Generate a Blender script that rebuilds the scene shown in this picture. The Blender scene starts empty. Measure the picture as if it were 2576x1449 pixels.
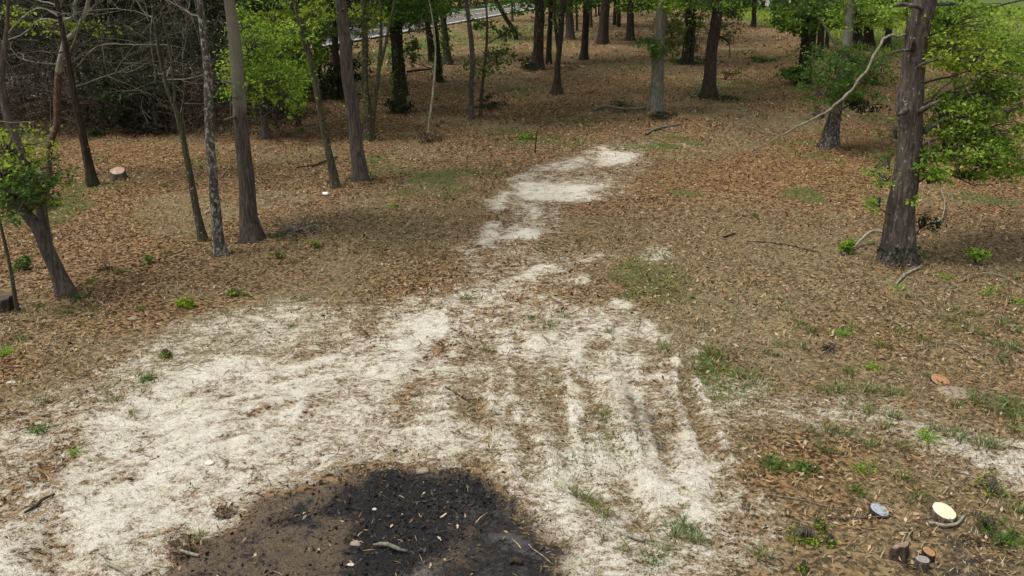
import bpy, math, random
import numpy as np
from mathutils import Vector
R = math.radians
S = bpy.context.scene
C = S.collection
rng = np.random.default_rng(7)
random.seed(7)

# ------------------------------------------------------------------ camera, sky, sun, exposure
CAM_H, PITCH, FPX = 5.5, R(19.9), 2250.0
cd = bpy.data.cameras.new('camera'); cam = bpy.data.objects.new('camera', cd); C.objects.link(cam)
cam.location = (0, 0, CAM_H); cam.rotation_euler = (R(90) - PITCH, 0, 0)
cd.sensor_width = 36; cd.lens = 36 * FPX / 2576; cd.clip_end = 2000; cd.clip_start = 0.1
S.camera = cam
w = bpy.data.worlds.new('World'); S.world = w; w.use_nodes = True
wn, wl = w.node_tree.nodes, w.node_tree.links
sky = wn.new('ShaderNodeTexSky'); sky.sky_type = 'NISHITA'; sky.sun_disc = False
SUN_EL, SUN_AZ = R(66), R(250)          # azimuth clockwise from +Y: behind the camera, a little left
sky.sun_elevation = SUN_EL; sky.sun_rotation = SUN_AZ; sky.dust_density = 4; sky.air_density = 1.0
hsv = wn.new('ShaderNodeHueSaturation'); hsv.inputs['Saturation'].default_value = 0.16   # cloud veil greys the blue
wl.new(sky.outputs[0], hsv.inputs['Color']); wl.new(hsv.outputs[0], wn['Background'].inputs['Color'])
wn['Background'].inputs['Strength'].default_value = 0.125
sd = bpy.data.lights.new('sun', 'SUN'); sun = bpy.data.objects.new('sun', sd); C.objects.link(sun)
sd.energy = 1.8; sd.angle = R(9); sd.color = (1.0, 0.93, 0.82)
sv = Vector((math.sin(SUN_AZ) * math.cos(SUN_EL), math.cos(SUN_AZ) * math.cos(SUN_EL), math.sin(SUN_EL)))
sun.rotation_euler = sv.to_track_quat('Z', 'Y').to_euler(); sun.location = (0, -10, 40)
S.view_settings.view_transform = 'Standard'; S.view_settings.look = 'None'
S.view_settings.gamma = 1; S.view_settings.use_curve_mapping = False
S.view_settings.exposure = 0.70

# ------------------------------------------------------------------ photo pixel -> ground / plane at a depth
cp, sp = math.cos(PITCH), math.sin(PITCH)
def ray(px, py):
    x = (np.asarray(px, float) - 1288) / FPX; v = -(np.asarray(py, float) - 724.5) / FPX
    return np.stack([x, cp + v * sp, -sp + v * cp], -1)
def G(px, py):
    d = ray(px, py); t = -CAM_H / d[..., 2:3]
    return (d * t)[..., :2]
def P(px, py, Y):
    d = ray(px, py); t = Y / d[..., 1:2]
    return d * t + np.array([0, 0, CAM_H])
def depth_of(px, py):
    return CAM_H / -ray(px, py)[..., 2]
def m_per_px(Y, py):                       # metres a picture pixel covers at ground distance Y
    return Y / ray(1288, py)[1] / FPX

# ------------------------------------------------------------------ noise
TAB = np.random.default_rng(3).random((256, 256))
def vnoise(x, y, sc, seed=0):
    x = np.asarray(x) * sc + seed * 17.31; y = np.asarray(y) * sc + seed * 9.77
    xi = np.floor(x).astype(int); yi = np.floor(y).astype(int)
    fx = x - xi; fy = y - yi; fx = fx * fx * (3 - 2 * fx); fy = fy * fy * (3 - 2 * fy)
    g = lambda a, b: TAB[a & 255, b & 255]
    return (g(xi, yi) * (1 - fx) + g(xi + 1, yi) * fx) * (1 - fy) + (g(xi, yi + 1) * (1 - fx) + g(xi + 1, yi + 1) * fx) * fy
def fbm(x, y, sc, octv=4, seed=0):
    s = 0; a = .5; t = 0
    for i in range(octv):
        s = s + a * vnoise(x, y, sc * 2 ** i, seed + i); t += a; a *= .5
    return s / t
def sstep(a, b, x):
    t = np.clip((x - a) / (b - a), 0, 1); return t * t * (3 - 2 * t)

# ------------------------------------------------------------------ ground cover maps, in metres on the ground
MX0, MX1, MY0, MY1, MS = -46.0, 46.0, 3.0, 110.0, 0.1
mx = np.arange(MX0, MX1, MS); my = np.arange(MY0, MY1, MS)
GX, GY = np.meshgrid(mx, my)
WX = GX + (fbm(GX, GY, .9, 3, 40) - .5) * 1.0; WY = GY + (fbm(GX, GY, .9, 3, 50) - .5) * 1.0
def poly_into(acc, pts, val, soft, mode='max'):
    p = np.array(pts, float); q = G(p[:, 0], p[:, 1])
    m = soft + 1.0
    i0 = max(0, int((q[:, 0].min() - m - MX0) / MS)); i1 = min(len(mx), int((q[:, 0].max() + m - MX0) / MS) + 1)
    j0 = max(0, int((q[:, 1].min() - m - MY0) / MS)); j1 = min(len(my), int((q[:, 1].max() + m - MY0) / MS) + 1)
    if i1 <= i0 or j1 <= j0: return
    X = WX[j0:j1, i0:i1]; Y = WY[j0:j1, i0:i1]
    d2 = np.full(X.shape, 1e9); ins = np.zeros(X.shape, bool)
    for k in range(len(q)):
        a = q[k]; b = q[(k + 1) % len(q)]; e = b - a; L = e @ e + 1e-12
        t = np.clip(((X - a[0]) * e[0] + (Y - a[1]) * e[1]) / L, 0, 1)
        d2 = np.minimum(d2, (X - a[0] - t * e[0]) ** 2 + (Y - a[1] - t * e[1]) ** 2)
        c = ((a[1] > Y) != (b[1] > Y))
        xx = a[0] + (Y - a[1]) * e[0] / (e[1] if abs(e[1]) > 1e-9 else 1e-9)
        ins ^= c & (X < xx)
    sdf = np.sqrt(d2) * np.where(ins, 1, -1)
    f = val * sstep(-soft, soft, sdf)
    A = acc[j0:j1, i0:i1]
    if mode == 'max': np.maximum(A, f, out=A)
    elif mode == 'sub': A *= (1 - f)
def line_into(acc, pts, width, val):
    p = np.array(pts, float); q = G(p[:, 0], p[:, 1]); m = width * 3 + 1
    i0 = max(0, int((q[:, 0].min() - m - MX0) / MS)); i1 = min(len(mx), int((q[:, 0].max() + m - MX0) / MS) + 1)
    j0 = max(0, int((q[:, 1].min() - m - MY0) / MS)); j1 = min(len(my), int((q[:, 1].max() + m - MY0) / MS) + 1)
    X = GX[j0:j1, i0:i1]; Y = GY[j0:j1, i0:i1]; d2 = np.full(X.shape, 1e9)
    for a, b in zip(q[:-1], q[1:]):
        e = b - a; L = e @ e + 1e-12
        t = np.clip(((X - a[0]) * e[0] + (Y - a[1]) * e[1]) / L, 0, 1)
        d2 = np.minimum(d2, (X - a[0] - t * e[0]) ** 2 + (Y - a[1] - t * e[1]) ** 2)
    A = acc[j0:j1, i0:i1]; np.maximum(A, val * np.exp(-d2 / width ** 2), out=A)

Z = lambda: np.zeros(GX.shape)
sand, char, core, olive, green, red, ash, ridge, rut = Z(), Z(), Z(), Z(), Z(), Z(), Z(), Z(), Z()
for pts, v, s in [
    ([(-300,1320),(0,1270),(120,1180),(190,1060),(330,990),(440,930),(600,890),(760,890),(900,850),(1010,800),(1130,775),(1165,800),(1060,880),(960,940),(860,960),(780,1000),(740,1130),(600,1170),(420,1240),(330,1380),(180,1449),(100,1700),(-300,1700)], .74, .35),
    ([(430,870),(560,800),(700,760),(820,780),(900,800),(760,890),(600,880)], .52, .4),
    ([(230,960),(400,850),(520,800),(640,800),(560,870),(430,910)], .44, .4),
    ([(740,1130),(780,980),(1000,900),(1200,860),(1330,830),(1460,800),(1560,820),(1700,820),(1690,960),(1700,1060),(1760,1160),(1760,1300),(1650,1330),(1500,1290),(1400,1240),(1290,1200),(1180,1150),(950,1140),(800,1150)], .60, .3),
    ([(330,1380),(420,1240),(600,1170),(800,1140),(950,1140),(900,1190),(760,1220),(640,1280),(560,1330),(430,1390)], .58, .35),
    ([(1280,1150),(1500,1100),(1700,1080),(1770,1170),(1900,1290),(1860,1330),(1870,1449),(1400,1460),(1420,1350),(1350,1280),(1280,1220)], .56, .3),
    ([(1560,1240),(1680,1170),(1760,1190),(1760,1310),(1620,1300)], .78, .25),
    ([(1340,1130),(1470,1080),(1690,1090),(1700,1150),(1640,1230),(1500,1250),(1370,1230)], .68, .3),
    ([(1120,780),(1110,730),(1170,690),(1210,620),(1240,550),(1230,500),(1290,450),(1340,440),(1420,400),(1500,365),(1560,360),(1615,380),(1590,410),(1480,420),(1550,465),(1500,500),(1420,505),(1370,600),(1250,600),(1230,680),(1330,650),(1400,665),(1460,650),(1440,690),(1320,710),(1210,740),(1160,790)], .44, .6),
    ([(1370,430),(1420,400),(1480,385),(1500,410),(1430,440)], .62, .5),
    ([(1490,420),(1500,395),(1520,362),(1560,362),(1550,380),(1615,380),(1580,412),(1520,424)], .82, .5),
    ([(1265,490),(1300,452),(1430,460),(1555,460),(1500,497),(1390,508),(1300,505)], .80, .6),
    ([(1245,598),(1290,575),(1370,582),(1360,600),(1260,606)], .82, .3),
    ([(1310,706),(1350,670),(1410,663),(1395,690),(1330,712)], .82, .25),
    ([(1510,770),(1540,735),(1590,770),(1570,792)], .80, .25),
    ([(1440,712),(1500,690),(1530,705),(1480,722)], .66, .3),
    ([(1590,645),(1640,608),(1710,612),(1700,650),(1640,662)], .56, .4),
    ([(1600,850),(1640,785),(1700,810),(1690,870),(1620,900)], .76, .3),
    ([(1150,630),(1190,610),(1220,640),(1180,660)], .6, .3),
    ([(880,960),(1000,870),(1080,830),(1140,790),(1160,800),(1060,880),(960,945)], .88, .2),
    ([(1370,1000),(1420,900),(1480,850),(1560,850),(1500,960),(1440,1000)], .66, .3),
    ([(1590,1050),(1585,960),(1600,880),(1625,880),(1612,960),(1625,1060)], .85, .1),
    ([(680,1080),(720,1030),(755,1020),(740,1120),(690,1120)], .88, .2),
    ([(930,1100),(1010,1050),(1120,1080),(1160,1110),(1010,1120)], .76, .25),
    ([(200,1240),(330,1160),(440,1140),(480,1180),(400,1220),(300,1280)], .86, .25),
    ([(300,1340),(400,1240),(430,1270),(380,1340),(300,1390)], .9, .2),
    ([(1950,1010),(2100,1000),(2250,1045),(2420,1090),(2576,1120),(2700,1150),(2700,1260),(2576,1230),(2400,1150),(2200,1070),(2000,1040)], .57, .45),
    ([(1700,930),(1950,930),(2000,1010),(1800,1060),(1720,1020)], .44, .5),
    ([(0,1085),(90,1070),(100,1100),(0,1125)], .6, .3),
    ([(1690,360),(1740,358),(1750,368),(1700,370)], .6, .4),
    ([(2035,735),(2060,730),(2066,742),(2040,744)], .62, .2),
    ([(1010,760),(1100,710),(1130,730),(1080,780)], .55, .3),
    ([(1560,1449),(1800,1330),(1870,1400),(1870,1600),(1560,1600)], .50, .4)]:
    poly_into(sand, pts, v, s)
poly_into(sand, [(1190,790),(1250,740),(1330,712),(1430,730),(1400,775),(1330,805),(1230,810)], .85, .35, 'sub')
poly_into(red, [(1190,790),(1250,740),(1330,712),(1430,730),(1400,775),(1330,805),(1230,810)], 1, .5)
poly_into(red, [(1780,1100),(2000,1080),(2250,1150),(2350,1250),(2200,1300),(1950,1290),(1850,1230)], .35, .6)
poly_into(red, [(1600,480),(1900,380),(2200,300),(2576,260),(2700,420),(2576,520),(2300,540),(2100,480),(1900,470)], .65, 2.5)
poly_into(red, [(1900,250),(1900,120),(2200,100),(2560,120),(2560,260)], .6, 4)
poly_into(red, [(120,360),(500,340),(560,600),(250,650),(120,500)], .35, 2)
for pts, v, s in [
    ([(0,960),(230,960),(400,850),(520,790),(700,740),(900,780),(1000,780),(760,890),(430,930),(330,1000),(150,1000),(0,1010)], .8, .5),
    ([(1550,820),(1750,700),(2000,720),(2100,850),(2000,1050),(1760,1120),(1690,1000)], .7, 1),
    ([(900,640),(1150,620),(1200,560),(1250,500),(1100,520),(800,620),(700,760),(900,760)], .55, 1),
    ([(1250,1449),(1290,1200),(900,1140),(1000,1000),(1300,860),(1560,850),(1700,1000),(1760,1200),(1800,1449)], .5, .8),
    ([(1700,640),(2100,560),(2200,640),(2000,720)], .4, 1),
    ([(1450,560),(1800,520),(2250,560),(2700,560),(2700,1300),(2100,1120),(1750,1100),(1700,800),(1450,700)], .30, 1.5), ([(1850,1449),(1880,1250),(2700,1250),(2700,1700),(1850,1700)], .35, .8), ([(500,700),(700,560),(1000,460),(1250,420),(1250,520),(1150,640),(900,700),(700,760)], .30, 1.2)]:
    poly_into(olive, pts, v, s)
for pts, v, s in [
    ([(1720,960),(1780,870),(1850,890),(1960,960),(1880,1000),(1760,1000)], .8, .5),
    ([(1260,340),(1350,330),(1420,345),(1400,365),(1290,360)], 1, .6),
    ([(1560,370),(1650,340),(1800,350),(1790,368),(1600,378)], .7, .8),
    ([(2350,800),(2576,720),(2800,800),(2700,1000),(2400,900)], .4, 1.2),
    ([(1410,1240),(1480,1235),(1500,1290),(1420,1280)], .7, .3),
    ([(1480,1300),(1540,1300),(1530,1330)], .8, .2), ([(1330,1000),(1480,960),(1700,1000),(1740,1130),(1680,1200),(1500,1240),(1400,1180)], .42, .6),
    ([(1650,1380),(1720,1310),(1790,1360),(1720,1390)], .8, .3),
    ([(860,170),(960,110),(1300,60),(1420,70),(1300,110),(1000,150),(900,200)], .8, 3),
    ([(2100,340),(2330,300),(2300,470),(2200,480)], .5, 2),
    ([(1680,200),(2000,190),(2000,220),(1720,250)], .5, 2),
    ([(250,980),(330,1000),(300,1030)], .5, .3)]:
    poly_into(green, pts, v, s)
CH = [(330,1600),(400,1440),(440,1400),(560,1340),(640,1290),(760,1235),(870,1192),(1000,1184),(1100,1178),(1200,1180),(1262,1222),(1290,1280),(1340,1318),(1420,1340),(1405,1400),(1395,1600)]
poly_into(char, CH, 1, .38)
right_c = Z(); poly_into(right_c, [(1180,1700),(1150,1400),(1220,1300),(1290,1280),(1420,1340),(1405,1400),(1395,1600)], 1, .3)
poly_into(core, [(800,1700),(828,1400),(840,1320),(790,1290),(860,1215),(960,1190),(1190,1188),(1268,1225),(1280,1290),(1200,1350),(1120,1365),(1080,1420),(1000,1700)], 1, .22)
poly_into(core, [(700,1330),(730,1280),(800,1290),(800,1330)], .8, .15)
poly_into(core, [(600,1345),(650,1310),(740,1290),(700,1330)], .6, .15)
poly_into(core, [(1260,1440),(1280,1420),(1400,1440),(1390,1600),(1250,1600)], .7, .2)
poly_into(ash, [(1000,1449),(1040,1410),(1130,1400),(1160,1449),(1100,1600),(1000,1600)], .32, .2)
poly_into(ash, [(1200,1330),(1290,1300),(1390,1345),(1300,1400),(1210,1380)], .25, .4)
scorch = Z(); poly_into(scorch, [(2290,1395),(2330,1340),(2480,1330),(2530,1380),(2480,1500),(2300,1500)], 1.0, .4)
poly_into(scorch, [(1560,1030),(1570,985),(1595,985),(1600,1050),(1645,1090),(1670,1140),(1610,1120)], 1.0, .15)
for l, wd in [([(1300,905),(1285,960),(1295,1010),(1310,1060)], .055), ([(1465,870),(1440,920),(1430,1000),(1450,1070),(1470,1190)], .06),
              ([(1612,880),(1600,960),(1615,1040),(1640,1100)], .07), ([(770,985),(745,1040),(735,1130)], .05), ([(1755,1180),(1758,1310)], .06),
              ([(1700,900),(1690,1000),(1740,1120),(1790,1230)], .06), ([(1640,1120),(1655,1220),(1660,1300)], .05)]:
    line_into(ridge, l, wd, 1)
for l, wd in [([(1330,900),(1310,960),(1325,1060)], .22), ([(1495,880),(1465,960),(1480,1190)], .2), ([(1655,880),(1650,1000),(1690,1120)], .25), ([(1100,870),(1040,960),(1000,1060)], .25), ([(1230,860),(1210,960),(1220,1100)], .25), ([(150,1449),(100,1300),(60,1260)], .25),
              ([(150,1180),(330,1140),(420,1090)], .12), ([(240,1240),(330,1200),(360,1180)], .12), ([(30,1290),(100,1265),(150,1245)], .08)]:
    line_into(rut, l, wd, 1)
wide = Z()
for pts, v, s_ in [([(-300,1060),(0,1030),(250,900),(480,800),(760,740),(980,740),(1120,730),(1200,640),(1240,560),(1290,500),(1340,500),(1330,600),(1290,680),(1420,740),(1560,760),(1760,820),(1760,960),(2050,970),(2300,1030),(2700,1120),(2700,1280),(2400,1190),(2100,1090),(1830,1090),(1800,1200),(1930,1290),(1890,1449),(1900,1700),(-100,1700)], .45, .8),
                  ([(-300,1300),(0,1130),(200,1030),(560,900),(1000,800),(1300,820),(1700,810),(1720,1060),(1880,1290),(1860,1449),(1880,1700),(-100,1700)], .52, .9), ([(1050,820),(1080,740),(1150,640),(1200,560),(1230,470),(1330,420),(1500,350),(1650,350),(1640,420),(1580,500),(1440,520),(1420,600),(1560,640),(1560,720),(1400,760),(1250,820)], .34, 1.2)]:
    poly_into(wide, pts, v, s_)
wide *= .80 + .4 * fbm(GX, GY, .6, 3, 88)
char_w = char
base_l = [(1600, 850), (1585, 930), (1595, 1010), (1625, 1090), (1660, 1180), (1690, 1260), (1700, 1330)]
for k in range(-2, 10):
    l = [(x + 70 - k * (52 + (y - 850) * .012) + 10 * math.sin(k * 2.3 + y * .01), y + 6 * math.sin(k)) for x, y in base_l[(k % 3) // 2: 7 - (k * 5 % 3)]]
    line_into(rut if k % 2 else ridge, l, (.16 + .05 * math.sin(k * 1.7)) if k % 2 else .05, .95 if k % 2 else .8)
for k in range(5):
    line_into(rut, [(x - k * 40, y + k * 46) for x, y in [(1050,790),(880,870),(640,930),(420,1010),(200,1120),(0,1240)]],   .16, .70 if k % 2 else .5); line_into(ridge, [(x - k * 40, y + 22 + k * 46) for x, y in [(880,870),(640,930),(420,1010),(200,1120)]], .06, .7)
for l, wd, v in [([(1120,790),(1160,720),(1190,670),(1225,610),(1245,560),(1255,510),(1300,460)], .34, .66), ([(1180,780),(1280,718),(1340,690),(1400,672),(1470,655),(1510,640)], .30, .58), ([(1250,505),(1310,500),(1350,540),(1340,600)], .5, .58), ([(1300,450),(1360,430),(1420,405),(1500,380)], .55, .56)]:
    tmp_ = Z(); line_into(tmp_, l, wd, v); np.maximum(sand, tmp_ * (.30 + .70 * sstep(.34, .64, fbm(GX * .7, GY, 1.3, 4, 79))), out=sand)
sand *= 1 - .46 * rut * sstep(.3, .5, fbm(GX, GY, 1.5, 3, 77)); wide *= 1 - .5 * rut
sand = np.maximum(sand, ridge * .78) * (1 - .95 * char)
n1 = fbm(GX, GY, 1.1, 5, 1); n2 = fbm(GX * .6, GY, 4.0, 3, 9)
sand_cov = sstep(.40, .62, sand + (n1 - .5) * .55 + (n2 - .5) * .40) * (sand > .05)
sand_soft = np.maximum(sand * .89, wide * (sand < .9)) * (1 - .95 * char_w) + ridge * .16 * (fbm(GX, GY, 3.0, 2, 83) > .42)
olive = np.clip(olive * (.5 + fbm(GX, GY, .8, 4, 21)), 0, 1); green = np.clip(green * 1.6 * sstep(.35, .65, fbm(GX, GY, 1.2, 4, 31)), 0, 1); green = np.maximum(green, .62 * sstep(.58, .72, fbm(GX, GY, .45, 4, 35)) * (wide < .15) * (GY > 12)); olive = np.maximum(olive, .45 * sstep(.52, .68, fbm(GX, GY, .38, 4, 36)) * (wide < .2))
char_n = sstep(.30, .68, char + (fbm(GX, GY, 2.5, 4, 61) - .5) * .9)
core_n = sstep(.3, .62, core + (fbm(GX, GY, 1.6, 4, 65) - .5) * .9) * char_n
def samp(A, x, y):
    fx = np.clip((np.asarray(x) - MX0) / MS, 0, len(mx) - 1.001); fy = np.clip((np.asarray(y) - MY0) / MS, 0, len(my) - 1.001)
    i = fx.astype(int); j = fy.astype(int); a = fx - i; b = fy - j
    return (A[j, i] * (1 - a) + A[j, i + 1] * a) * (1 - b) + (A[j + 1, i] * (1 - a) + A[j + 1, i + 1] * a) * b
micro = (fbm(GX, GY, 2.2, 4, 71) - .5) * .10 + ridge * .055 - rut * .045 - core_n * .03 + (fbm(GX, GY, 4.5, 2, 73) - .5) * .07 * np.clip(wide * 2.2 + char, 0, 1)
mound = Z()
for px, py, r, hh in [(735,575,.8,.22), (700,535,.6,.16), (1655,287,.9,.18), (2090,375,.7,.1), (1400,238,.5,.08), (1780,252,.8,.1)]:
    q = G(px, py); mound += hh * np.exp(-((GX - q[0]) ** 2 + (GY - q[1]) ** 2) / r ** 2)
micro += mound
def ground_z(x, y):
    f = sstep(110, 95, np.asarray(y, float)) * sstep(46, 40, np.abs(np.asarray(x, float))) * sstep(3, 4, np.asarray(y, float))
    return samp(micro, x, y) * f

# ------------------------------------------------------------------ mesh helpers
def mesh_np(name, V, F, mat=None, parent=None, smooth=False, loc=None):
    V = np.asarray(V, np.float32); F = np.asarray(F, np.int32)
    me = bpy.data.meshes.new(name); k = F.shape[1]
    me.vertices.add(len(V)); me.vertices.foreach_set('co', V.ravel())
    me.loops.add(F.size); me.loops.foreach_set('vertex_index', F.ravel())
    me.polygons.add(len(F)); me.polygons.foreach_set('loop_start', np.arange(0, F.size, k, dtype=np.int32))
    me.update(calc_edges=True)
    if smooth: me.polygons.foreach_set('use_smooth', np.ones(len(F), bool))
    if mat: me.materials.append(mat)
    return link(name, me, parent, loc)
def link(name, me, parent=None, loc=None):
    o = bpy.data.objects.new(name, me); C.objects.link(o)
    if parent: o.parent = parent
    if loc is not None: o.location = loc
    return o
def tag(o, label, cat, group=None):
    o['label'] = label; o['category'] = cat
    if group: o['group'] = group
    return o
def empty(name, loc, label, cat, group=None):
    o = bpy.data.objects.new(name, None); C.objects.link(o); o.location = loc; o.empty_display_size = .3
    return tag(o, label, cat, group)
class MB:
    def __init__(s): s.V = []; s.F = []; s.n = 0
    def add(s, V, F):
        s.V.append(V); s.F.append(F + s.n); s.n += len(V)
    def build(s, name, mat, parent=None, smooth=True, off=None, loc=None):
        if not s.V: return None
        V = np.concatenate(s.V)
        if off is not None: V = V - np.asarray(off)
        return mesh_np(name, V, np.concatenate(s.F), mat, parent, smooth, loc)
def resample(pts, rad, step, wob=0, g=rng):
    pts = np.asarray(pts, float); rad = np.asarray(rad, float)
    L = np.r_[0, np.cumsum(np.linalg.norm(np.diff(pts, axis=0), axis=1))]
    n = max(3, int(L[-1] / step) + 1); s = np.linspace(0, L[-1], n)
    K = len(pts); out = np.zeros((n, 3))
    if K > 2:                                        # Catmull-Rom through the points
        i = np.clip(np.searchsorted(L, s, 'right') - 1, 0, K - 2); t = ((s - L[i]) / np.maximum(L[i + 1] - L[i], 1e-6))[:, None]
        p0 = pts[np.maximum(i - 1, 0)]; p1 = pts[i]; p2 = pts[i + 1]; p3 = pts[np.minimum(i + 2, K - 1)]
        out = .5 * (2 * p1 + (p2 - p0) * t + (2 * p0 - 5 * p1 + 4 * p2 - p3) * t ** 2 + (3 * p1 - p0 - 3 * p2 + p3) * t ** 3)
    else:
        t = (s / L[-1])[:, None]; out = pts[0] * (1 - t) + pts[1] * t
    r = np.interp(s, L, rad)
    if wob: out[1:-1] += g.normal(0, wob, (n - 2, 3))
    return out, r, s
def frame(T):
    m = np.abs(T.mean(0)); ref = np.zeros(3); ref[int(np.argmin(m))] = 1
    if m[2] >= m.max() - 1e-9: ref = np.array([0., 1, 0])
    u = np.cross(T, ref); u /= np.linalg.norm(u, axis=1)[:, None] + 1e-9
    return u, np.cross(T, u)
def tube(mb, pts, rad, sides=6, furrow=0, seed=0, cap=True, lobes=0, z0=0):
    T = np.gradient(pts, axis=0); T /= np.linalg.norm(T, axis=1)[:, None] + 1e-9
    u, v = frame(T); n = len(pts)
    a = np.linspace(0, 2 * np.pi, sides, endpoint=False)
    rr = np.repeat(rad[:, None], sides, 1)
    if furrow:
        L = np.r_[0, np.cumsum(np.linalg.norm(np.diff(pts, axis=0), axis=1))]
        ca, sa = np.cos(a), np.sin(a)
        rr = rr * (1 + furrow * ((fbm(ca[None] * 3 + seed, sa[None] * 3 + L[:, None] * .9, 1.6, 3, seed) - .5) * 2 + .5 * (fbm(ca[None] * 9 + seed, sa[None] * 9 + L[:, None] * 2.5, 1.0, 2, seed + 5) - .5)))
    if lobes:
        hh = np.maximum(pts[:, 2] - z0, 0)[:, None]; rr = rr * (1 + lobes * np.exp(-hh / (.25 + rad[0] * .6)) * (.55 + .6 * np.sin(a * 4 + seed)[None] + .4 * np.sin(a * 7 + seed * 2)[None]))
    V = pts[:, None] + rr[..., None] * (np.cos(a)[None, :, None] * u[:, None] + np.sin(a)[None, :, None] * v[:, None])
    V = V.reshape(-1, 3)
    if cap:
        V = np.concatenate([V, np.repeat(pts[-1:], sides, 0)]); n += 1
    i = np.arange((n - 1) * sides); j = i // sides * sides + (i % sides + 1) % sides
    mb.add(V, np.stack([i, j, j + sides, i + sides], 1))
def leaf_quads(mb, pts, size, g, flat=0.0, asp=.55, droop=0.0, var=.35):
    N = len(pts)
    if N == 0: return
    a = g.normal(size=(N, 3)); a[:, 2] = a[:, 2] * (1 - flat) - droop; a /= np.linalg.norm(a, axis=1)[:, None]
    up = g.normal(size=(N, 3)) * (1 - flat * .75); up[:, 2] += flat * 1.6
    b = np.cross(up, a); b /= np.linalg.norm(b, axis=1)[:, None] + 1e-9
    c = np.cross(a, b)
    l = size * (1 + g.uniform(-var, var, N))[:, None]; wd = l * asp * g.uniform(.7, 1.2, (N, 1))
    f = l * g.uniform(-.12, .18, (N, 1))
    V = np.stack([pts, pts + a * l * .5 + b * wd * .5 + c * f, pts + a * l + c * f * .3, pts + a * l * .5 - b * wd * .5 + c * f], 1).reshape(-1, 3)
    mb.add(V, np.arange(4 * N).reshape(-1, 4))
def sprout(mb, start, d, length, r, levels, g, nchild=4, up=.15, sides=4, tips=None, curl=.28, spread=.9):
    k = 6 if levels > 0 else 5
    pts = [np.asarray(start, float)]; d = np.asarray(d, float); d /= np.linalg.norm(d)
    for i in range(k - 1):
        d = d + g.normal(0, curl, 3) * .6 + np.array([0, 0, up * .5]); d /= np.linalg.norm(d)
        pts.append(pts[-1] + d * length / (k - 1))
    pts = np.array(pts); tube(mb, pts, np.linspace(r, r * .35, k), sides if levels > 0 else 3, cap=False)
    if tips is not None: tips.append(pts[-1])
    if levels > 0:
        for c in range(nchild):
            t = g.uniform(.25, .98) * (k - 1); i = min(int(t), k - 2); p = pts[i] + (pts[i + 1] - pts[i]) * (t - i)
            e = pts[i + 1] - pts[i]; e /= np.linalg.norm(e); nd = e + g.normal(0, spread, 3) * .8
            sprout(mb, p, nd, length * g.uniform(.4, .65), r * .5, levels - 1, g, nchild, up, sides, tips, curl, spread)

# ------------------------------------------------------------------ materials
def mat(name):
    m = bpy.data.materials.new(name); m.use_nodes = True
    return m, m.node_tree.nodes, m.node_tree.links, m.node_tree.nodes['Principled BSDF']
def ramp(N, stops, interp='LINEAR'):
    r = N.new('ShaderNodeValToRGB'); e = r.color_ramp.elements; r.color_ramp.interpolation = interp
    while len(e) > 2: e.remove(e[-1])
    for i, (p, c) in enumerate(stops):
        x = e[i] if i < 2 else e.new(p)
        x.position = p; x.color = (*c, 1)
    return r
def noise(N, L, vec, sc, det=4, rough=.55, dist=0):
    n = N.new('ShaderNodeTexNoise'); n.inputs['Scale'].default_value = sc; n.inputs['Detail'].default_value = det
    n.inputs['Roughness'].default_value = rough; n.inputs['Distortion'].default_value = dist
    if vec is not None: L.new(vec, n.inputs['Vector'])
    return n
def mapping(N, L, out, scale):
    m = N.new('ShaderNodeMapping'); m.inputs['Scale'].default_value = scale; L.new(out, m.inputs['Vector']); return m.outputs[0]
def mathn(N, L, op, a, b=None, clamp=False):
    n = N.new('ShaderNodeMath'); n.operation = op; n.use_clamp = clamp
    for i, q in enumerate((a, b)):
        if q is None: continue
        if isinstance(q, (int, float)): n.inputs[i].default_value = q
        else: L.new(q, n.inputs[i])
    return n.outputs[0]
def mix(N, L, f, a, b, blend='MIX'):
    n = N.new('ShaderNodeMix'); n.data_type = 'RGBA'; n.blend_type = blend
    for i, q in ((0, f), (6, a), (7, b)):
        if isinstance(q, (int, float)): n.inputs[i].default_value = q
        elif isinstance(q, tuple): n.inputs[i].default_value = (*q, 1)
        else: L.new(q, n.inputs[i])
    return n.outputs[2]
def bump(N, L, h, strength, dist, bs):
    b = N.new('ShaderNodeBump'); b.inputs['Strength'].default_value = strength; b.inputs['Distance'].default_value = dist
    L.new(h, b.inputs['Height']); L.new(b.outputs[0], bs.inputs['Normal'])
def ramp_fac(N, L, f, a, b):
    r = N.new('ShaderNodeMapRange'); r.interpolation_type = 'SMOOTHSTEP'; r.inputs[1].default_value = a; r.inputs[2].default_value = b
    L.new(f, r.inputs[0]); return r.outputs[0]
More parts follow.
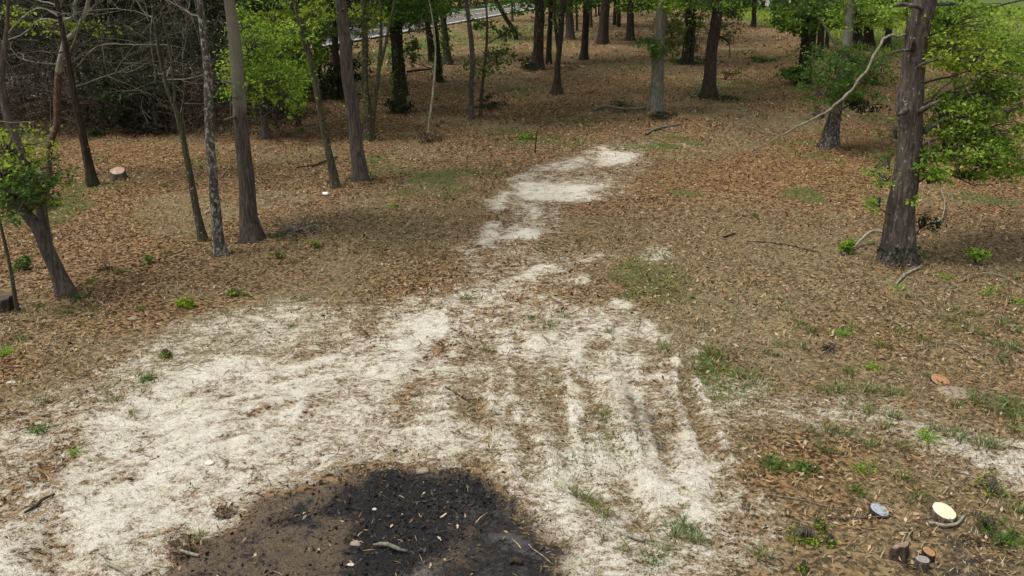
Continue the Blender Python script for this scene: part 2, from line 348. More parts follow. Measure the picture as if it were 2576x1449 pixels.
def bark_mat(name, dark, light, spots=.0, spotcol=(.42, .42, .38), moss=0.0, fine=1.0, upper=None):
    m, N, L, B = mat(name); tc = N.new('ShaderNodeTexCoord').outputs['Object']
    v1 = mapping(N, L, tc, (14 * fine, 14 * fine, 2.2 * fine)); a = noise(N, L, v1, 1.6, 5, .65, .6).outputs[0]
    v2 = mapping(N, L, tc, (5, 5, 1.5)); b = noise(N, L, v2, 1.0, 4, .6).outputs[0]
    r = ramp(N, [(.33, tuple(x * .35 for x in dark)), (.47, dark), (.66, light)]); L.new(a, r.inputs[0])
    col = mix(N, L, mathn(N, L, 'MULTIPLY', b, .55), r.outputs[0], tuple(x * .55 for x in light))
    if spots:
        v3 = mapping(N, L, tc, (9, 9, 6)); s = noise(N, L, v3, 1.7, 5, .7).outputs[0]
        sr = ramp(N, [(.62 - spots * .22, (0, 0, 0)), (.66 - spots * .16, (1, 1, 1))]); L.new(s, sr.inputs[0])
        col = mix(N, L, mathn(N, L, 'MULTIPLY', sr.outputs[0], .75), col, spotcol)
    if moss:
        s = noise(N, L, tc, 2.3, 5, .65).outputs[0]; sr = ramp(N, [(.45, (0, 0, 0)), (.68, (1, 1, 1))]); L.new(s, sr.inputs[0])
        col = mix(N, L, mathn(N, L, 'MULTIPLY', sr.outputs[0], moss), col, (.07, .09, .03))
    if upper:
        z = N.new('ShaderNodeSeparateXYZ'); L.new(tc, z.inputs[0])
        u = ramp_fac(N, L, mathn(N, L, 'ADD', z.outputs[2], mathn(N, L, 'MULTIPLY', mathn(N, L, 'SUBTRACT', noise(N, L, tc, 3, 4).outputs[0], .5), 3)), upper[0], upper[1])
        col = mix(N, L, mathn(N, L, 'MULTIPLY', u, .75), col, mix(N, L, a, tuple(x * .45 for x in upper[2]), upper[2]))
    L.new(col, B.inputs['Base Color']); B.inputs['Roughness'].default_value = .95; B.inputs['Specular IOR Level'].default_value = .15
    bump(N, L, a, .9, .03, B); return m
def leaf_mat(name, stops, transl=.4, clump=.5, rough=.6, nsc=1.4):
    m, N, L, B = mat(name); g = N.new('ShaderNodeNewGeometry'); tc = N.new('ShaderNodeTexCoord').outputs['Object']
    n = noise(N, L, tc, nsc, 4).outputs[0]
    f = mathn(N, L, 'ADD', mathn(N, L, 'MULTIPLY', g.outputs['Random Per Island'], 1 - clump), mathn(N, L, 'MULTIPLY', n, clump))
    r = ramp(N, stops); L.new(f, r.inputs[0]); L.new(r.outputs[0], B.inputs['Base Color'])
    B.inputs['Roughness'].default_value = rough; B.inputs['Specular IOR Level'].default_value = .14
    if transl:
        t = N.new('ShaderNodeBsdfTranslucent'); L.new(mix(N, L, 1.0, r.outputs[0], (1.25, 1.3, .7), 'MULTIPLY'), t.inputs['Color'])
        s = N.new('ShaderNodeMixShader'); s.inputs[0].default_value = transl
        L.new(B.outputs[0], s.inputs[1]); L.new(t.outputs[0], s.inputs[2]); L.new(s.outputs[0], N['Material Output'].inputs['Surface'])
    return m
def plain_mat(name, c1, c2, sc=20, rough=.9, bmp=.4):
    m, N, L, B = mat(name); tc = N.new('ShaderNodeTexCoord').outputs['Object']
    a = noise(N, L, tc, sc, 5, .65).outputs[0]; r = ramp(N, [(.3, c1), (.7, c2)]); L.new(a, r.inputs[0])
    L.new(r.outputs[0], B.inputs['Base Color']); B.inputs['Roughness'].default_value = rough; B.inputs['Specular IOR Level'].default_value = .06
    bump(N, L, a, bmp, .01, B); return m
def wood_mat(name, c1, c2, blot=None, sc=60, th=.5):
    m, N, L, B = mat(name); tc = N.new('ShaderNodeTexCoord').outputs['Object']
    wv = N.new('ShaderNodeTexWave'); wv.wave_type = 'RINGS'; wv.rings_direction = 'Z'; wv.inputs['Scale'].default_value = sc / 6; wv.inputs['Distortion'].default_value = 3
    L.new(tc, wv.inputs['Vector']); r = ramp(N, [(.2, c1), (.8, c2)]); L.new(wv.outputs[0], r.inputs[0]); col = r.outputs[0]
    if blot:
        s = noise(N, L, tc, 9, 4, .7).outputs[0]; sr = ramp(N, [(th, (0, 0, 0)), (th + .12, (1, 1, 1))]); L.new(s, sr.inputs[0]); col = mix(N, L, sr.outputs[0], col, blot)
    L.new(col, B.inputs['Base Color']); B.inputs['Roughness'].default_value = .8; return m

BARK = {
 'brown': bark_mat('bark brown', (.064, .053, .045), (.165, .138, .116)),
 'dark': bark_mat('bark dark', (.028, .021, .016), (.075, .058, .044)),
 'pine': bark_mat('bark pine', (.038, .029, .023), (.10, .076, .060)),
 'grey': bark_mat('bark grey', (.12, .11, .085), (.26, .245, .195), moss=.35),
 'stout': bark_mat('bark grey brown', (.056, .045, .037), (.145, .12, .10), upper=(2.2, 3.4, (.27, .25, .19))),
 'lichen': bark_mat('bark lichen', (.05, .042, .034), (.13, .112, .095), .5, (.33, .33, .30)),
 'paleflare': bark_mat('bark grey flared', (.045, .036, .03), (.12, .10, .085), .35, (.30, .30, .27), upper=(.9, 1.7, (.27, .26, .22))),
 'oak': bark_mat('bark oak', (.058, .048, .041), (.17, .142, .122), .10, (.36, .34, .30), fine=.8),
 'pale': bark_mat('bark pale', (.20, .19, .14), (.42, .40, .31), moss=.2),
 'bleach': bark_mat('bark bleached', (.15, .135, .10), (.34, .315, .24), moss=.3),
 'red': bark_mat('bark red', (.075, .042, .027), (.17, .115, .08), .1, upper=(2.8, 3.6, (.42, .42, .34))),
 'twig': bark_mat('bark twig', (.13, .115, .09), (.30, .275, .22)),
 'twigdark': bark_mat('bark twig dark', (.035, .027, .022), (.10, .08, .065)),
 'moss': bark_mat('bark mossy', (.045, .038, .026), (.12, .10, .07), .15, (.3, .3, .26), moss=.6),
}
LEAF = {
 'bright': leaf_mat('leaf spring green', [(.28, (.075, .15, .022)), (.5, (.20, .335, .045)), (.70, (.40, .52, .10))], .5),
 'yellow': leaf_mat('leaf yellow green', [(.25, (.13, .19, .02)), (.5, (.23, .32, .035)), (.75, (.40, .45, .07))], .45),
 'mid': leaf_mat('leaf mid green', [(.25, (.035, .085, .014)), (.5, (.07, .145, .025)), (.75, (.13, .22, .045))]),
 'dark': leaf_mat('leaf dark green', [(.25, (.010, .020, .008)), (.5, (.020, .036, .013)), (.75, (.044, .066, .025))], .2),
 'olive': leaf_mat('leaf olive', [(.2, (.06, .075, .02)), (.5, (.11, .135, .035)), (.8, (.20, .22, .06))]),
 'grass': leaf_mat('grass green', [(.25, (.05, .085, .024)), (.5, (.10, .145, .045)), (.75, (.20, .235, .09))], .3, .35),
 'drygrass': leaf_mat('grass dry', [(.15, (.14, .13, .06)), (.5, (.25, .21, .12)), (.85, (.40, .34, .22))], .2, .3),
 'litter': leaf_mat('litter leaves', [(.16, (.033, .020, .011)), (.32, (.102, .062, .031)), (.50, (.228, .148, .077)), (.68, (.34, .243, .147)), (.88, (.47, .38, .26))], .1, .34, .7, .6),
 'redlitter': leaf_mat('pine straw litter', [(.2, (.075, .036, .013)), (.5, (.26, .142, .053)), (.8, (.47, .31, .145))], .1, .28, .7, .5),
 'brown': leaf_mat('dead leaves', [(.1, (.05, .03, .02)), (.5, (.13, .085, .05)), (.9, (.26, .19, .12))], .15, .3, .8),
 'thicket': leaf_mat('dead leaves thicket shade', [(.1, (.02, .014, .010)), (.5, (.045, .033, .022)), (.9, (.11, .08, .055))], .15, .3, .8),  # darker dead leaf tones: the shade deep in the thicket put into the colour
 'ashleaf': leaf_mat('pale leaves', [(.1, (.30, .22, .13)), (.9, (.52, .43, .30))], .1, .2, .8),
}
# the ground sheet: cover maps are point attributes, fine grain is noise
def ground_mat():
    m, N, L, B = mat('ground soil'); geo = N.new('ShaderNodeNewGeometry').outputs['Position']
    def at(n):
        a = N.new('ShaderNodeAttribute'); a.attribute_name = n; return a.outputs['Fac']
    n_big = noise(N, L, geo, .5, 5, .6).outputs[0]; n_mid = noise(N, L, geo, 3.2, 6, .65).outputs[0]
    stretch = mapping(N, L, geo, (1, 1.0, 1)); n_f = noise(N, L, stretch, 16, 6, .7, .4).outputs[0]; n_ff = noise(N, L, stretch, 55, 3, .7).outputs[0]
    vo = N.new('ShaderNodeTexVoronoi'); vo.inputs['Scale'].default_value = 17; L.new(noise(N, L, geo, 6, 2).outputs[1], vo.inputs['Vector'])
    vo2 = N.new('ShaderNodeTexVoronoi'); vo2.inputs['Scale'].default_value = 22; L.new(geo, vo2.inputs['Vector'])
    sepc = N.new('ShaderNodeSeparateColor'); L.new(vo2.outputs['Color'], sepc.inputs[0])
    # leaf litter bed
    lit_f = mathn(N, L, 'ADD', mathn(N, L, 'MULTIPLY', sepc.outputs[0], .45), mathn(N, L, 'MULTIPLY', n_f, .55))
    lit = ramp(N, [(.34, (.03, .018, .010)), (.46, (.12, .070, .035)), (.58, (.25, .158, .080)), (.75, (.35, .245, .14))]); L.new(lit_f, lit.inputs[0])
    redl = ramp(N, [(.34, (.045, .024, .010)), (.46, (.16, .086, .034)), (.75, (.35, .21, .096))]); L.new(lit_f, redl.inputs[0])
    col = mix(N, L, mathn(N, L, 'MULTIPLY', at('red'), mathn(N, L, 'ADD', n_big, .3, True)), lit.outputs[0], redl.outputs[0])
    # thin dry grass and moss
    ol = ramp(N, [(.36, (.075, .062, .030)), (.45, (.16, .135, .070)), (.53, (.25, .215, .125)), (.64, (.40, .355, .24))]); L.new(mathn(N, L, 'ADD', mathn(N, L, 'MULTIPLY', n_f, .6), mathn(N, L, 'MULTIPLY', n_ff, .4)), ol.inputs[0])
    of = mathn(N, L, 'MULTIPLY', at('olive'), mathn(N, L, 'ADD', n_mid, .55, True), True)
    col = mix(N, L, of, col, ol.outputs[0])
    gr = ramp(N, [(.25, (.035, .06, .015)), (.7, (.11, .16, .04))]); L.new(n_f, gr.inputs[0])
    gfac = ramp(N, [(.35, (0, 0, 0)), (.75, (1, 1, 1))]); L.new(mathn(N, L, 'MULTIPLY', at('green'), mathn(N, L, 'ADD', n_mid, .45)), gfac.inputs[0])
    col = mix(N, L, gfac.outputs[0], col, gr.outputs[0])
    # pale sand: litter -> thin tan film -> bright loose sand, broken up at four scales
    rot = N.new('ShaderNodeMapping'); rot.inputs['Rotation'].default_value = (0, 0, R(-24)); rot.inputs['Scale'].default_value = (1.0, 1.5, 1); L.new(geo, rot.inputs['Vector'])
    n_s = noise(N, L, rot.outputs[0], 4.5, 6, .62, .3).outputs[0]
    amp = lambda n, k: mathn(N, L, 'MULTIPLY', mathn(N, L, 'SUBTRACT', n, .5), k)
    s = at('sand')
    for n_, k_ in ((n_big, .40), (n_mid, .75), (n_s, 1.0), (n_f, 1.3), (n_ff, 1.1)): s = mathn(N, L, 'ADD', s, amp(n_, k_))
    s = mathn(N, L, 'MULTIPLY', s, ramp_fac(N, L, at('sand'), .03, .2))
    film = ramp(N, [(.22, (.16, .118, .078)), (.38, (.265, .212, .15)), (.50, (.42, .375, .295)), (.61, (.535, .492, .418)), (.82, (.65, .617, .548))]); L.new(s, film.inputs[0])
    greenish = mix(N, L, mathn(N, L, 'MULTIPLY', ramp_fac(N, L, n_mid, .5, .7), .5), film.outputs[0], (.82, .88, .66), 'MULTIPLY')
    col = mix(N, L, ramp_fac(N, L, s, .25, .40), col, greenish)
    # burnt ground
    cb = ramp(N, [(.36, (.025, .022, .02)), (.44, (.085, .066, .048)), (.52, (.165, .124, .085)), (.62, (.30, .235, .165))]); L.new(mathn(N, L, 'ADD', mathn(N, L, 'MULTIPLY', n_f, .45), mathn(N, L, 'ADD', mathn(N, L, 'MULTIPLY', n_mid, .25), mathn(N, L, 'MULTIPLY', n_ff, .30))), cb.inputs[0])
    chf = ramp_fac(N, L, mathn(N, L, 'ADD', mathn(N, L, 'ADD', at('char'), amp(n_f, 2.2)), amp(n_ff, 1.2)), .35, .65)
    col = mix(N, L, mathn(N, L, 'MULTIPLY', chf, ramp_fac(N, L, at('char'), .02, .15)), col, cb.outputs[0])
    cc = ramp(N, [(.35, (.010, .010, .011)), (.55, (.026, .025, .026)), (.75, (.085, .078, .072))]); L.new(mathn(N, L, 'ADD', mathn(N, L, 'MULTIPLY', n_f, .6), mathn(N, L, 'MULTIPLY', n_ff, .4)), cc.inputs[0])
    cf = mathn(N, L, 'ADD', mathn(N, L, 'ADD', at('core'), amp(n_f, 3.2)), amp(n_mid, 2.4), True)
    cf = mathn(N, L, 'MULTIPLY', ramp_fac(N, L, cf, .15, .95), ramp_fac(N, L, at('core'), .01, .15))
    col = mix(N, L, cf, col, cc.outputs[0])
    ac = mathn(N, L, 'MULTIPLY', at('ash'), ramp_fac(N, L, n_mid, .45, .62)); col = mix(N, L, ac, col, (.36, .34, .32))
    col = mix(N, L, mathn(N, L, 'MULTIPLY', at('scorch'), ramp_fac(N, L, n_s, .40, .60)), col, (.045, .041, .037))
    L.new(col, B.inputs['Base Color']); B.inputs['Roughness'].default_value = 1; B.inputs['Specular IOR Level'].default_value = .1
    h = mathn(N, L, 'ADD', mathn(N, L, 'MULTIPLY', n_f, .7), mathn(N, L, 'MULTIPLY', n_ff, .35)); bump(N, L, h, 1.0, .075, B)
    return m

# ------------------------------------------------------------------ ground, road, drive
def spaced(parts):
    out = []
    for a, b, d in parts: out.append(np.arange(a, b, d))
    return np.concatenate(out + [[parts[-1][1]]])
xs = spaced([(-420, -80, 12), (-80, -25, 1.2), (-25, -11, .25), (-11, 11, .09), (11, 25, .25), (25, 80, 1.2), (80, 420, 12)])
ys = spaced([(-60, 4, 4), (4, 6, .3), (6, 20, .075), (20, 45, .16), (45, 110, .6), (110, 420, 8)])
VX, VY = np.meshgrid(xs, ys); nx, ny = len(xs), len(ys)
VZ = ground_z(VX, VY)
idx = np.arange(nx * ny).reshape(ny, nx)
gf = np.stack([idx[:-1, :-1], idx[:-1, 1:], idx[1:, 1:], idx[1:, :-1]], -1).reshape(-1, 4)
ground = mesh_np('ground', np.stack([VX, VY, VZ], -1).reshape(-1, 3), gf, ground_mat(), smooth=True); ground['kind'] = 'structure'
inside = (np.abs(VX) < 45) & (VY > 3.2) & (VY < 109)
def attr(nm, A, far=None):
    a = ground.data.attributes.new(nm, 'FLOAT', 'POINT'); v = samp(A, VX, VY) * inside
    if far is not None: v = np.maximum(v, far)
    a.data.foreach_set('value', v.astype(np.float32).ravel())
attr('sand', sand_soft); attr('olive', olive); attr('red', red); attr('char', char_n); attr('core', np.maximum(core * 1.2, .78 * right_c + .40 * char) * (char > .02)); attr('ash', ash * char_n); attr('scorch', scorch)
vr = G(np.array([884., 1288.]), np.array([77., 10.])); # verge beyond the road, and the meadow far to the right
rd = (vr[1] - vr[0]) / np.linalg.norm(vr[1] - vr[0]); rn = np.array([-rd[1], rd[0]])
dist = (VX - vr[0][0]) * rn[0] + (VY - vr[0][1]) * rn[1]
far_green = np.where((dist > -1) & (dist < 5), .8, 0) * (VY > 40) + np.where((VX > 24) & (VY > 48), .95, 0) * sstep(48, 56, VY) + np.where((dist < -5) & (dist > -11) & (VY > 50), .45, 0)
attr('green', green, np.clip(far_green, 0, 1))
def asphalt():
    m, N, L, B = mat('asphalt'); geo = N.new('ShaderNodeNewGeometry').outputs['Position']
    a = noise(N, L, geo, 40, 4).outputs[0]; b = noise(N, L, geo, .6, 4).outputs[0]
    r = ramp(N, [(.3, (.10, .098, .097)), (.7, (.17, .166, .163))]); L.new(mathn(N, L, 'ADD', mathn(N, L, 'MULTIPLY', a, .5), mathn(N, L, 'MULTIPLY', b, .5)), r.inputs[0])
    L.new(r.outputs[0], B.inputs['Base Color']); B.inputs['Roughness'].default_value = 1; B.inputs['Specular IOR Level'].default_value = .04; return m
near = G(np.array([801., 954., 1077., 1194., 1288., 1321.]), np.array([120., 93., 72., 50., 33., 27.]))
far_ = G(np.array([884., 1021., 1174., 1288.]), np.array([77., 55., 30., 10.]))
A0 = near[0]; dirr = near[4] - near[0]; dirr /= np.linalg.norm(dirr); nrm = np.array([-dirr[1], dirr[0]])
wroad = float(np.mean([(f - A0) @ nrm for f in far_]))
def strip(name, o0, o1, s0, s1, z, mt, parent=None, n=60):
    s = np.linspace(s0, s1, n); V = []
    for q in s:
        for o in (o0, o1):
            p = A0 + dirr * q + nrm * o; V.append((p[0], p[1], z))
    i = np.arange(n - 1) * 2
    return mesh_np(name, V, np.stack([i, i + 2, i + 3, i + 1] if o0 > o1 else [i, i + 1, i + 3, i + 2], 1), mt, parent)
MICRO = .12
road = strip('road', -.5, wroad + .5, -70, 330, MICRO, asphalt()); road['kind'] = 'structure'
white = plain_mat('road paint', (.42, .42, .41), (.55, .55, .54), 8)
yel = plain_mat('road paint yellow', (.45, .33, .06), (.55, .42, .1), 8)
for nm, a, b, mt in [('edge_line', -.15, .15, white), ('edge_line', wroad - .15, wroad + .1, white), ('centre_line', wroad * .5 - .16, wroad * .5 - .06, yel), ('centre_line', wroad * .5 + .06, wroad * .5 + .16, yel)]:
    strip(nm, a, b, -70, 330, .005, mt, road).location = (0, 0, MICRO)
# pale gravel drive far off at the top
dq = G(np.array([1870., 2110., 2110., 1870.]), np.array([14., 22., 6., -2.]))
dm = plain_mat('gravel', (.20, .19, .175), (.32, .305, .285), 6)
Vd = [(x, y, .02) for x, y in dq]; drive = mesh_np('path', Vd, [[0, 1, 2, 3]], dm); drive['kind'] = 'structure'

# ------------------------------------------------------------------ trees
def gz(x, y): return float(ground_z(np.array([x]), np.array([y]))[0])
def stem_points(pts, Y, top):
    """picture points along a stem standing at ground distance Y, carried on above the frame to height top"""
    q = [P(x, y, Y + (d[0] if d else 0)) for x, y, _, *d in pts]
    r = [wd * .5 * m_per_px(Y, y) for x, y, wd, *d in pts]
    q = np.array(q); r = np.array(r)
    if top and q[-1, 2] < top:
        d = q[-1] - q[-2]; d /= np.linalg.norm(d); z = q[-1, 2]; p = q[-1].copy(); e = [p]
        steps = max(2, int((top - z) / 1.5)); rr = [r[-1]]
        for i in range(steps):
            d = d * .75 + np.array([0, 0, .3]) + rng.normal(0, .05, 3); d /= np.linalg.norm(d)
            p = p + d * (top - z) / steps; e.append(p); rr.append(r[-1] * (1 - .75 * (i + 1) / steps))
        q = np.concatenate([q, np.array(e[1:])]); r = np.concatenate([r, rr[1:]])
    return q, r
def foliage(mbL, mbT, c, rad, n, size, K, g, anchor=None, flat=.25, twig_r=.012, spread=.17):
    c = np.asarray(c, float); rad = np.asarray(rad, float)
    s = g.normal(size=(K, 3)); s /= np.linalg.norm(s, axis=1)[:, None]; s *= g.uniform(.25, 1, (K, 1)) ** .5; sc = c + s * rad
    wts = g.uniform(.4, 1.6, K); cnt = (n * wts / wts.sum()).astype(int)
    for k in range(K):
        m = cnt[k]; ax = g.normal(size=3) * np.array([1, 1, .35]); ax /= np.linalg.norm(ax); sp_ = spread * g.uniform(.6, 1.3)
        off = g.normal(0, 1, (m, 3)) * rad * sp_ * np.array([1, 1, .6]) + ax * g.normal(0, 1, (m, 1)) * rad * sp_ * 1.1
        leaf_quads(mbL, sc[k] + off, size, g, flat)
        if mbT is not None:
            a = anchor if anchor is not None else c - np.array([0, 0, rad[2] * .9])
            mid = (a + sc[k]) / 2 + g.normal(0, .12, 3) * np.linalg.norm(sc[k] - a) + np.array([0, 0, .1])
            p, r, _ = resample([a, mid, sc[k]], [twig_r, twig_r * .7, twig_r * .3], max(.25, np.linalg.norm(sc[k] - a) / 6))
            tube(mbT, p, r, 4)
            for j in range(2):
                e = sc[k] + g.normal(0, .5, 3) * rad * spread * 2
                tube(mbT, np.array([sc[k], (sc[k] + e) / 2 + g.normal(0, .03, 3), e]), np.array([.5, .35, .2]) * twig_r, 3, cap=False)
NT = 0
BASES = []
def tree(name, label, cat, stems, bark, top=12, crown=None, blobs=(), limbs=(), bare=0, ivy=0, flare=.0, group=None, furrow=.06, sides=None, barenest=None, ivyleaf='mid', basemat=None):
    global NT; NT += 1
    g = np.random.default_rng(100 + NT)
    x0, y0 = stems[0][0][:2]; base = G(x0, y0); Y = base[1]; b3 = np.array([base[0], Y, gz(base[0], Y)])
    root = empty(name, b3, label, cat, group)
    mpx = m_per_px(Y, y0); BASES.append((base[0], Y, stems[0][0][2] * .5 * mpx))
    first = None
    for si, st in enumerate(stems):
        q, r = stem_points(st, Y, top if si == 0 or st[-1][1] <= 5 else 0)
        q[0, 2] += -.15 if si == 0 else 0
        L = q[-1, 2]
        p, rr, s = resample(q, r, max(.05, min(.30, Y * .0055)))
        hz = p[:, 2] - b3[2]
        if si == 0 or st[0][:2] == stems[0][0][:2]:
            rr = rr * (1 + flare * np.exp(-np.maximum(hz, 0) / (.20 + r[0] * .7)))
        p[1:-1, :2] += np.stack([fbm(hz[1:-1], 0 * hz[1:-1] + si, .8, 3, NT) - .5, fbm(hz[1:-1], 0 * hz[1:-1] + si, .8, 3, NT + 9) - .5], 1) * r[0] * .5
        sd_ = sides or int(np.clip(r[0] / (Y / 894) * 5, 7, 26))
        mb = MB(); tube(mb, p, rr, sd_, furrow, NT * 3 + si, lobes=.16 if si == 0 else 0, z0=b3[2])
        mb.build('trunk', BARK[bark], root, off=b3)
        if si == 0 and Y < 34 and r[0] > .09:                    # dead stubs and knots
            ms = MB()
            for q_ in range(4):
                j = int(len(p) * g.uniform(.12, .6)); a_ = g.uniform(3.4, 6.0); d_ = np.array([math.cos(a_), math.sin(a_), g.uniform(-.1, .6)]); l_ = rr[j] * g.uniform(.9, 2.6)
                tube(ms, np.array([p[j] + d_ * rr[j] * .4, p[j] + d_ * (rr[j] + l_ * .5), p[j] + d_ * (rr[j] + l_) + g.normal(0, .02, 3)]), np.array([.34, .22, .12]) * rr[j], 6)
                o_ = ms.build('dead_stub', BARK[bark], root, off=b3); ms = MB()
        if si == 0: first = (p, rr)
    mbs = {}
    def get(k):
        if k not in mbs: mbs[k] = (MB(), MB())
        return mbs[k]
    ftop = lambda yy: CAM_H - yy * math.tan(R(2.05))
    if crown:                                                   # the crown overhead, unseen above the frame's edge; spread and leaf size set to shade the floor
        kind, n, rad, *sz = crown; kr = 1.1 if Y < 32 else 1.75; z0 = ftop(Y) + 1.1; tz = top
        tp = first[0][-1]; zc = max(tz, z0 + rad * .8)
        mL, mT = get(kind)
        cx, cy = (first[0][np.argmin(np.abs(first[0][:, 2] - min(tz, zc)))])[:2]
        foliage(mL, mT, (cx, cy, zc - rad * .1), (rad * kr, rad * kr, max(1.2, (zc - z0) * .75)), int(n * (1.1 if Y < 32 else 4.2)), (sz[0] if sz else .26) * (1.1 if Y < 32 else 1.8), 30, g, first[0][int(len(first[0]) * .75)], twig_r=.03)
    for bl in blobs:                                            # leaf sprays seen in the picture: px, py, rx, ry, leaves, kind, depth offset, thickness
        px, py, rx, ry, n, kind, dy, th, *sz = bl
        c = P(px, py, Y + dy); k = m_per_px(Y + dy, py)
        pz = first[0]; a0 = pz[np.argmin(np.abs(pz[:, 2] - max(c[2] - .4, .3)))]; anc = c + (a0 - c) * .3; dd = np.linalg.norm(a0 - anc)
        if dd > .5:
            mbb = get(kind)[1]; p_, r_, _ = resample([a0, (a0 + anc) / 2 + g.normal(0, .1, 3) * dd + np.array([0, 0, .12 * dd]), anc], [.028, .02, .012], .2, .01); tube(mbb, p_, r_, 5)
        mL, mT = get(kind); foliage(mL, mT, c, (rx * k, th, ry * k), n, sz[0] if sz else max(.075, Y * .0042), max(8, int(rx * ry / 130) + 8), g, anc)
    if crown and Y > 26 and NT % 4 and not (860 < stems[0][-1][0] < 1345):
        for h_ in range(2):
            c = P(stems[0][-1][0] + g.normal(0, 45), g.uniform(-25, 14), Y + g.normal(0, 1)); mL, mT = get(crown[0])
            foliage(mL, mT, c, (1.5 + Y * .012, 1.3, .5 + Y * .006), 330, max(.1, Y * .0040), 14, g, first[0][np.argmin(np.abs(first[0][:, 2] - c[2] - .6))])
    for lb in limbs:                                            # limbs as picture points: (x, y, width, depth offset)
        mb = MB(); q, r = stem_points(lb, Y, 0); p, rr, _ = resample(q, r, .12, .008); tube(mb, p, rr, 8, .05, 3)
        mb.build('limb', BARK[bark], root, off=b3)
    if bare:
        mb = MB(); p, rr = first; lo = .30; tips = []
        for k in range(bare):
            i = int(len(p) * g.uniform(lo, .95)); a = g.uniform(0, 6.28)
            sprout(mb, p[i], (math.cos(a), math.sin(a) * .8, g.uniform(-.05, .55)), g.uniform(.8, 2.4) * (1.2 - i / len(p) * .6), max(.012, rr[i] * .35), 2, g, 4, .05, tips=tips)
        mb.build('twigs', BARK['twig' if bark != 'dark' else 'twigdark'], root, off=b3)
        if barenest:
            t = np.array(tips); sel = t[g.random(len(t)) < .55]; mL, _ = get(barenest)
            leaf_quads(mL, np.repeat(sel, 3, 0) + g.normal(0, .06, (len(sel) * 3, 3)), max(.06, Y * .0035), g, .2)
    if ivy:
        mb = MB(); p, rr = first; m = p[:, 2] < ftop(Y) + 1; pp, r2 = p[m], rr[m]
        i = g.integers(0, len(pp), ivy); a = g.uniform(0, 6.28, ivy); k = (r2[i] + np.abs(g.normal(0, .10, ivy)))
        leaf_quads(mb, pp[i] + np.stack([np.cos(a) * k, np.sin(a) * k, g.normal(0, .1, ivy)], 1), max(.08, Y * .0035), g, .1, droop=.5)
        mb.build('ivy', LEAF[ivyleaf], root, smooth=False, off=b3)
    for k, (mL, mT) in mbs.items():
        mL.build('crown', LEAF[k], root, smooth=False, off=b3)
        mT.build('branches', BARK['twigdark' if k == 'dark' else 'brown'], root, off=b3)
    return root, first

# --- left side, near the clearing
tree('hardwood_tree', 'leaning grey brown tree forking low into two stems beside the leafy shrub', 'tree',
     [[(168,742,44),(150,700,36),(125,640,34),(100,580,33),(60,530,26),(20,487,22),(-20,440,18),(-60,380,15),(-90,250,12)],
      [(118,610,28),(112,570,25),(108,535,24),(97,492,26),(70,425,23),(42,350,21),(18,290,19),(4,215,16),(10,120,12),(20,0,8)]], 'brown', 9, ('yellow', 300, 2.0), flare=.25, bare=6,
     blobs=[(30,485,85,32,520,'mid',-.4,1.2,.08), (100,440,60,40,330,'mid',-.2,1.0,.08), (5,430,75,45,380,'bright',-.4,1.1,.08), (70,520,60,20,160,'mid',-.4,.9,.08), (35,370,75,60,420,'yellow',0,1.1,.085), (130,480,30,22,200,'olive',.1,.7,.08)])
tree('dogwood_tree', 'crooked reddish barked tree with pale twisted upper branches behind the leafy shrub', 'tree',
     [[(120,447,15),(123,405,14),(127,360,15),(143,310,16),(144,260,16),(147,180,18),(160,120,17),(166,95,14),(178,92,13),(205,55,12),(222,0,9)]], 'red', 8, ('yellow', 350, 2.2), flare=.3, bare=9,
     limbs=[[(164,110,13),(163,70,12),(160,50,10),(178,48,10),(190,32,9),(186,12,8),(196,-6,7)], [(160,52,8),(130,30,5),(90,22,4),(40,60,3),(5,110,3)], [(166,60,6),(140,15,5),(110,5,4),(70,-5,3)], [(158,55,5),(100,50,3.5),(60,85,3),(20,100,2)], [(148,180,8),(165,200,6),(200,160,4),(250,115,3),(340,112,2.5),(420,112,2)]],
     blobs=[(110,65,80,22,150,'yellow',0,.7,.12), (250,70,60,16,70,'yellow',0,.6,.12), (40,40,60,30,120,'yellow',.4,.8,.12)])
tree('hardwood_tree', 'dark bare trunk leaning over the thicket edge beside the pale topped stump', 'tree',
     [[(234,466,26),(226,425,22),(214,375,20),(202,315,18),(190,262,17),(176,185,15),(165,110,13),(150,30,11),(140,0,10)]], 'dark', 9, ('olive', 300, 2.0), flare=.35, bare=10)
tree('hardwood_tree', 'slim leaning mossy tree with many bare side twigs beside the white speckled trunk', 'tree',
     [[(514,604,20),(500,550,18),(487,483,17),(470,400,15),(447,293,14),(430,250,12),(417,213,11),(400,133,9),(387,20,7),(383,0,6)],
      [(440,265,9),(437,200,7),(425,120,6),(408,40,5),(404,0,4)], [(449,305,7),(462,250,5),(462,200,4),(470,160,3)]], 'moss', 9, ('olive', 250, 1.8), flare=.25, bare=30)
tree('hardwood_tree', 'straight slender tree with white speckled lichen bark beside the slim leaning mossy tree', 'tree',
     [[(554,640,32),(549,600,26),(543,520,24),(536,440,23),(528,340,22),(524,240,21),(520,170,20),(511,90,19),(500,0,16)]], 'lichen', 11, ('mid', 450, 2.3), flare=.3, bare=8)
tree('hardwood_tree', 'stout grey brown tree with a flared foot and pale upper trunk, beside the root clump', 'tree',
     [[(635,607,48),(628,560,42),(622,500,40),(616,430,38),(608,330,35),(602,230,33),(593,130,31),(586,60,29),(577,0,27)]], 'stout', 13, ('bright', 600, 2.8), flare=.35, furrow=.09,
     blobs=[(640,120,70,70,1500,'bright',1.0,1.1), (690,200,70,45,1400,'bright',.8,1.0), (610,210,50,60,700,'bright',.8,.8), (735,240,40,50,600,'bright',1.2,.8)])
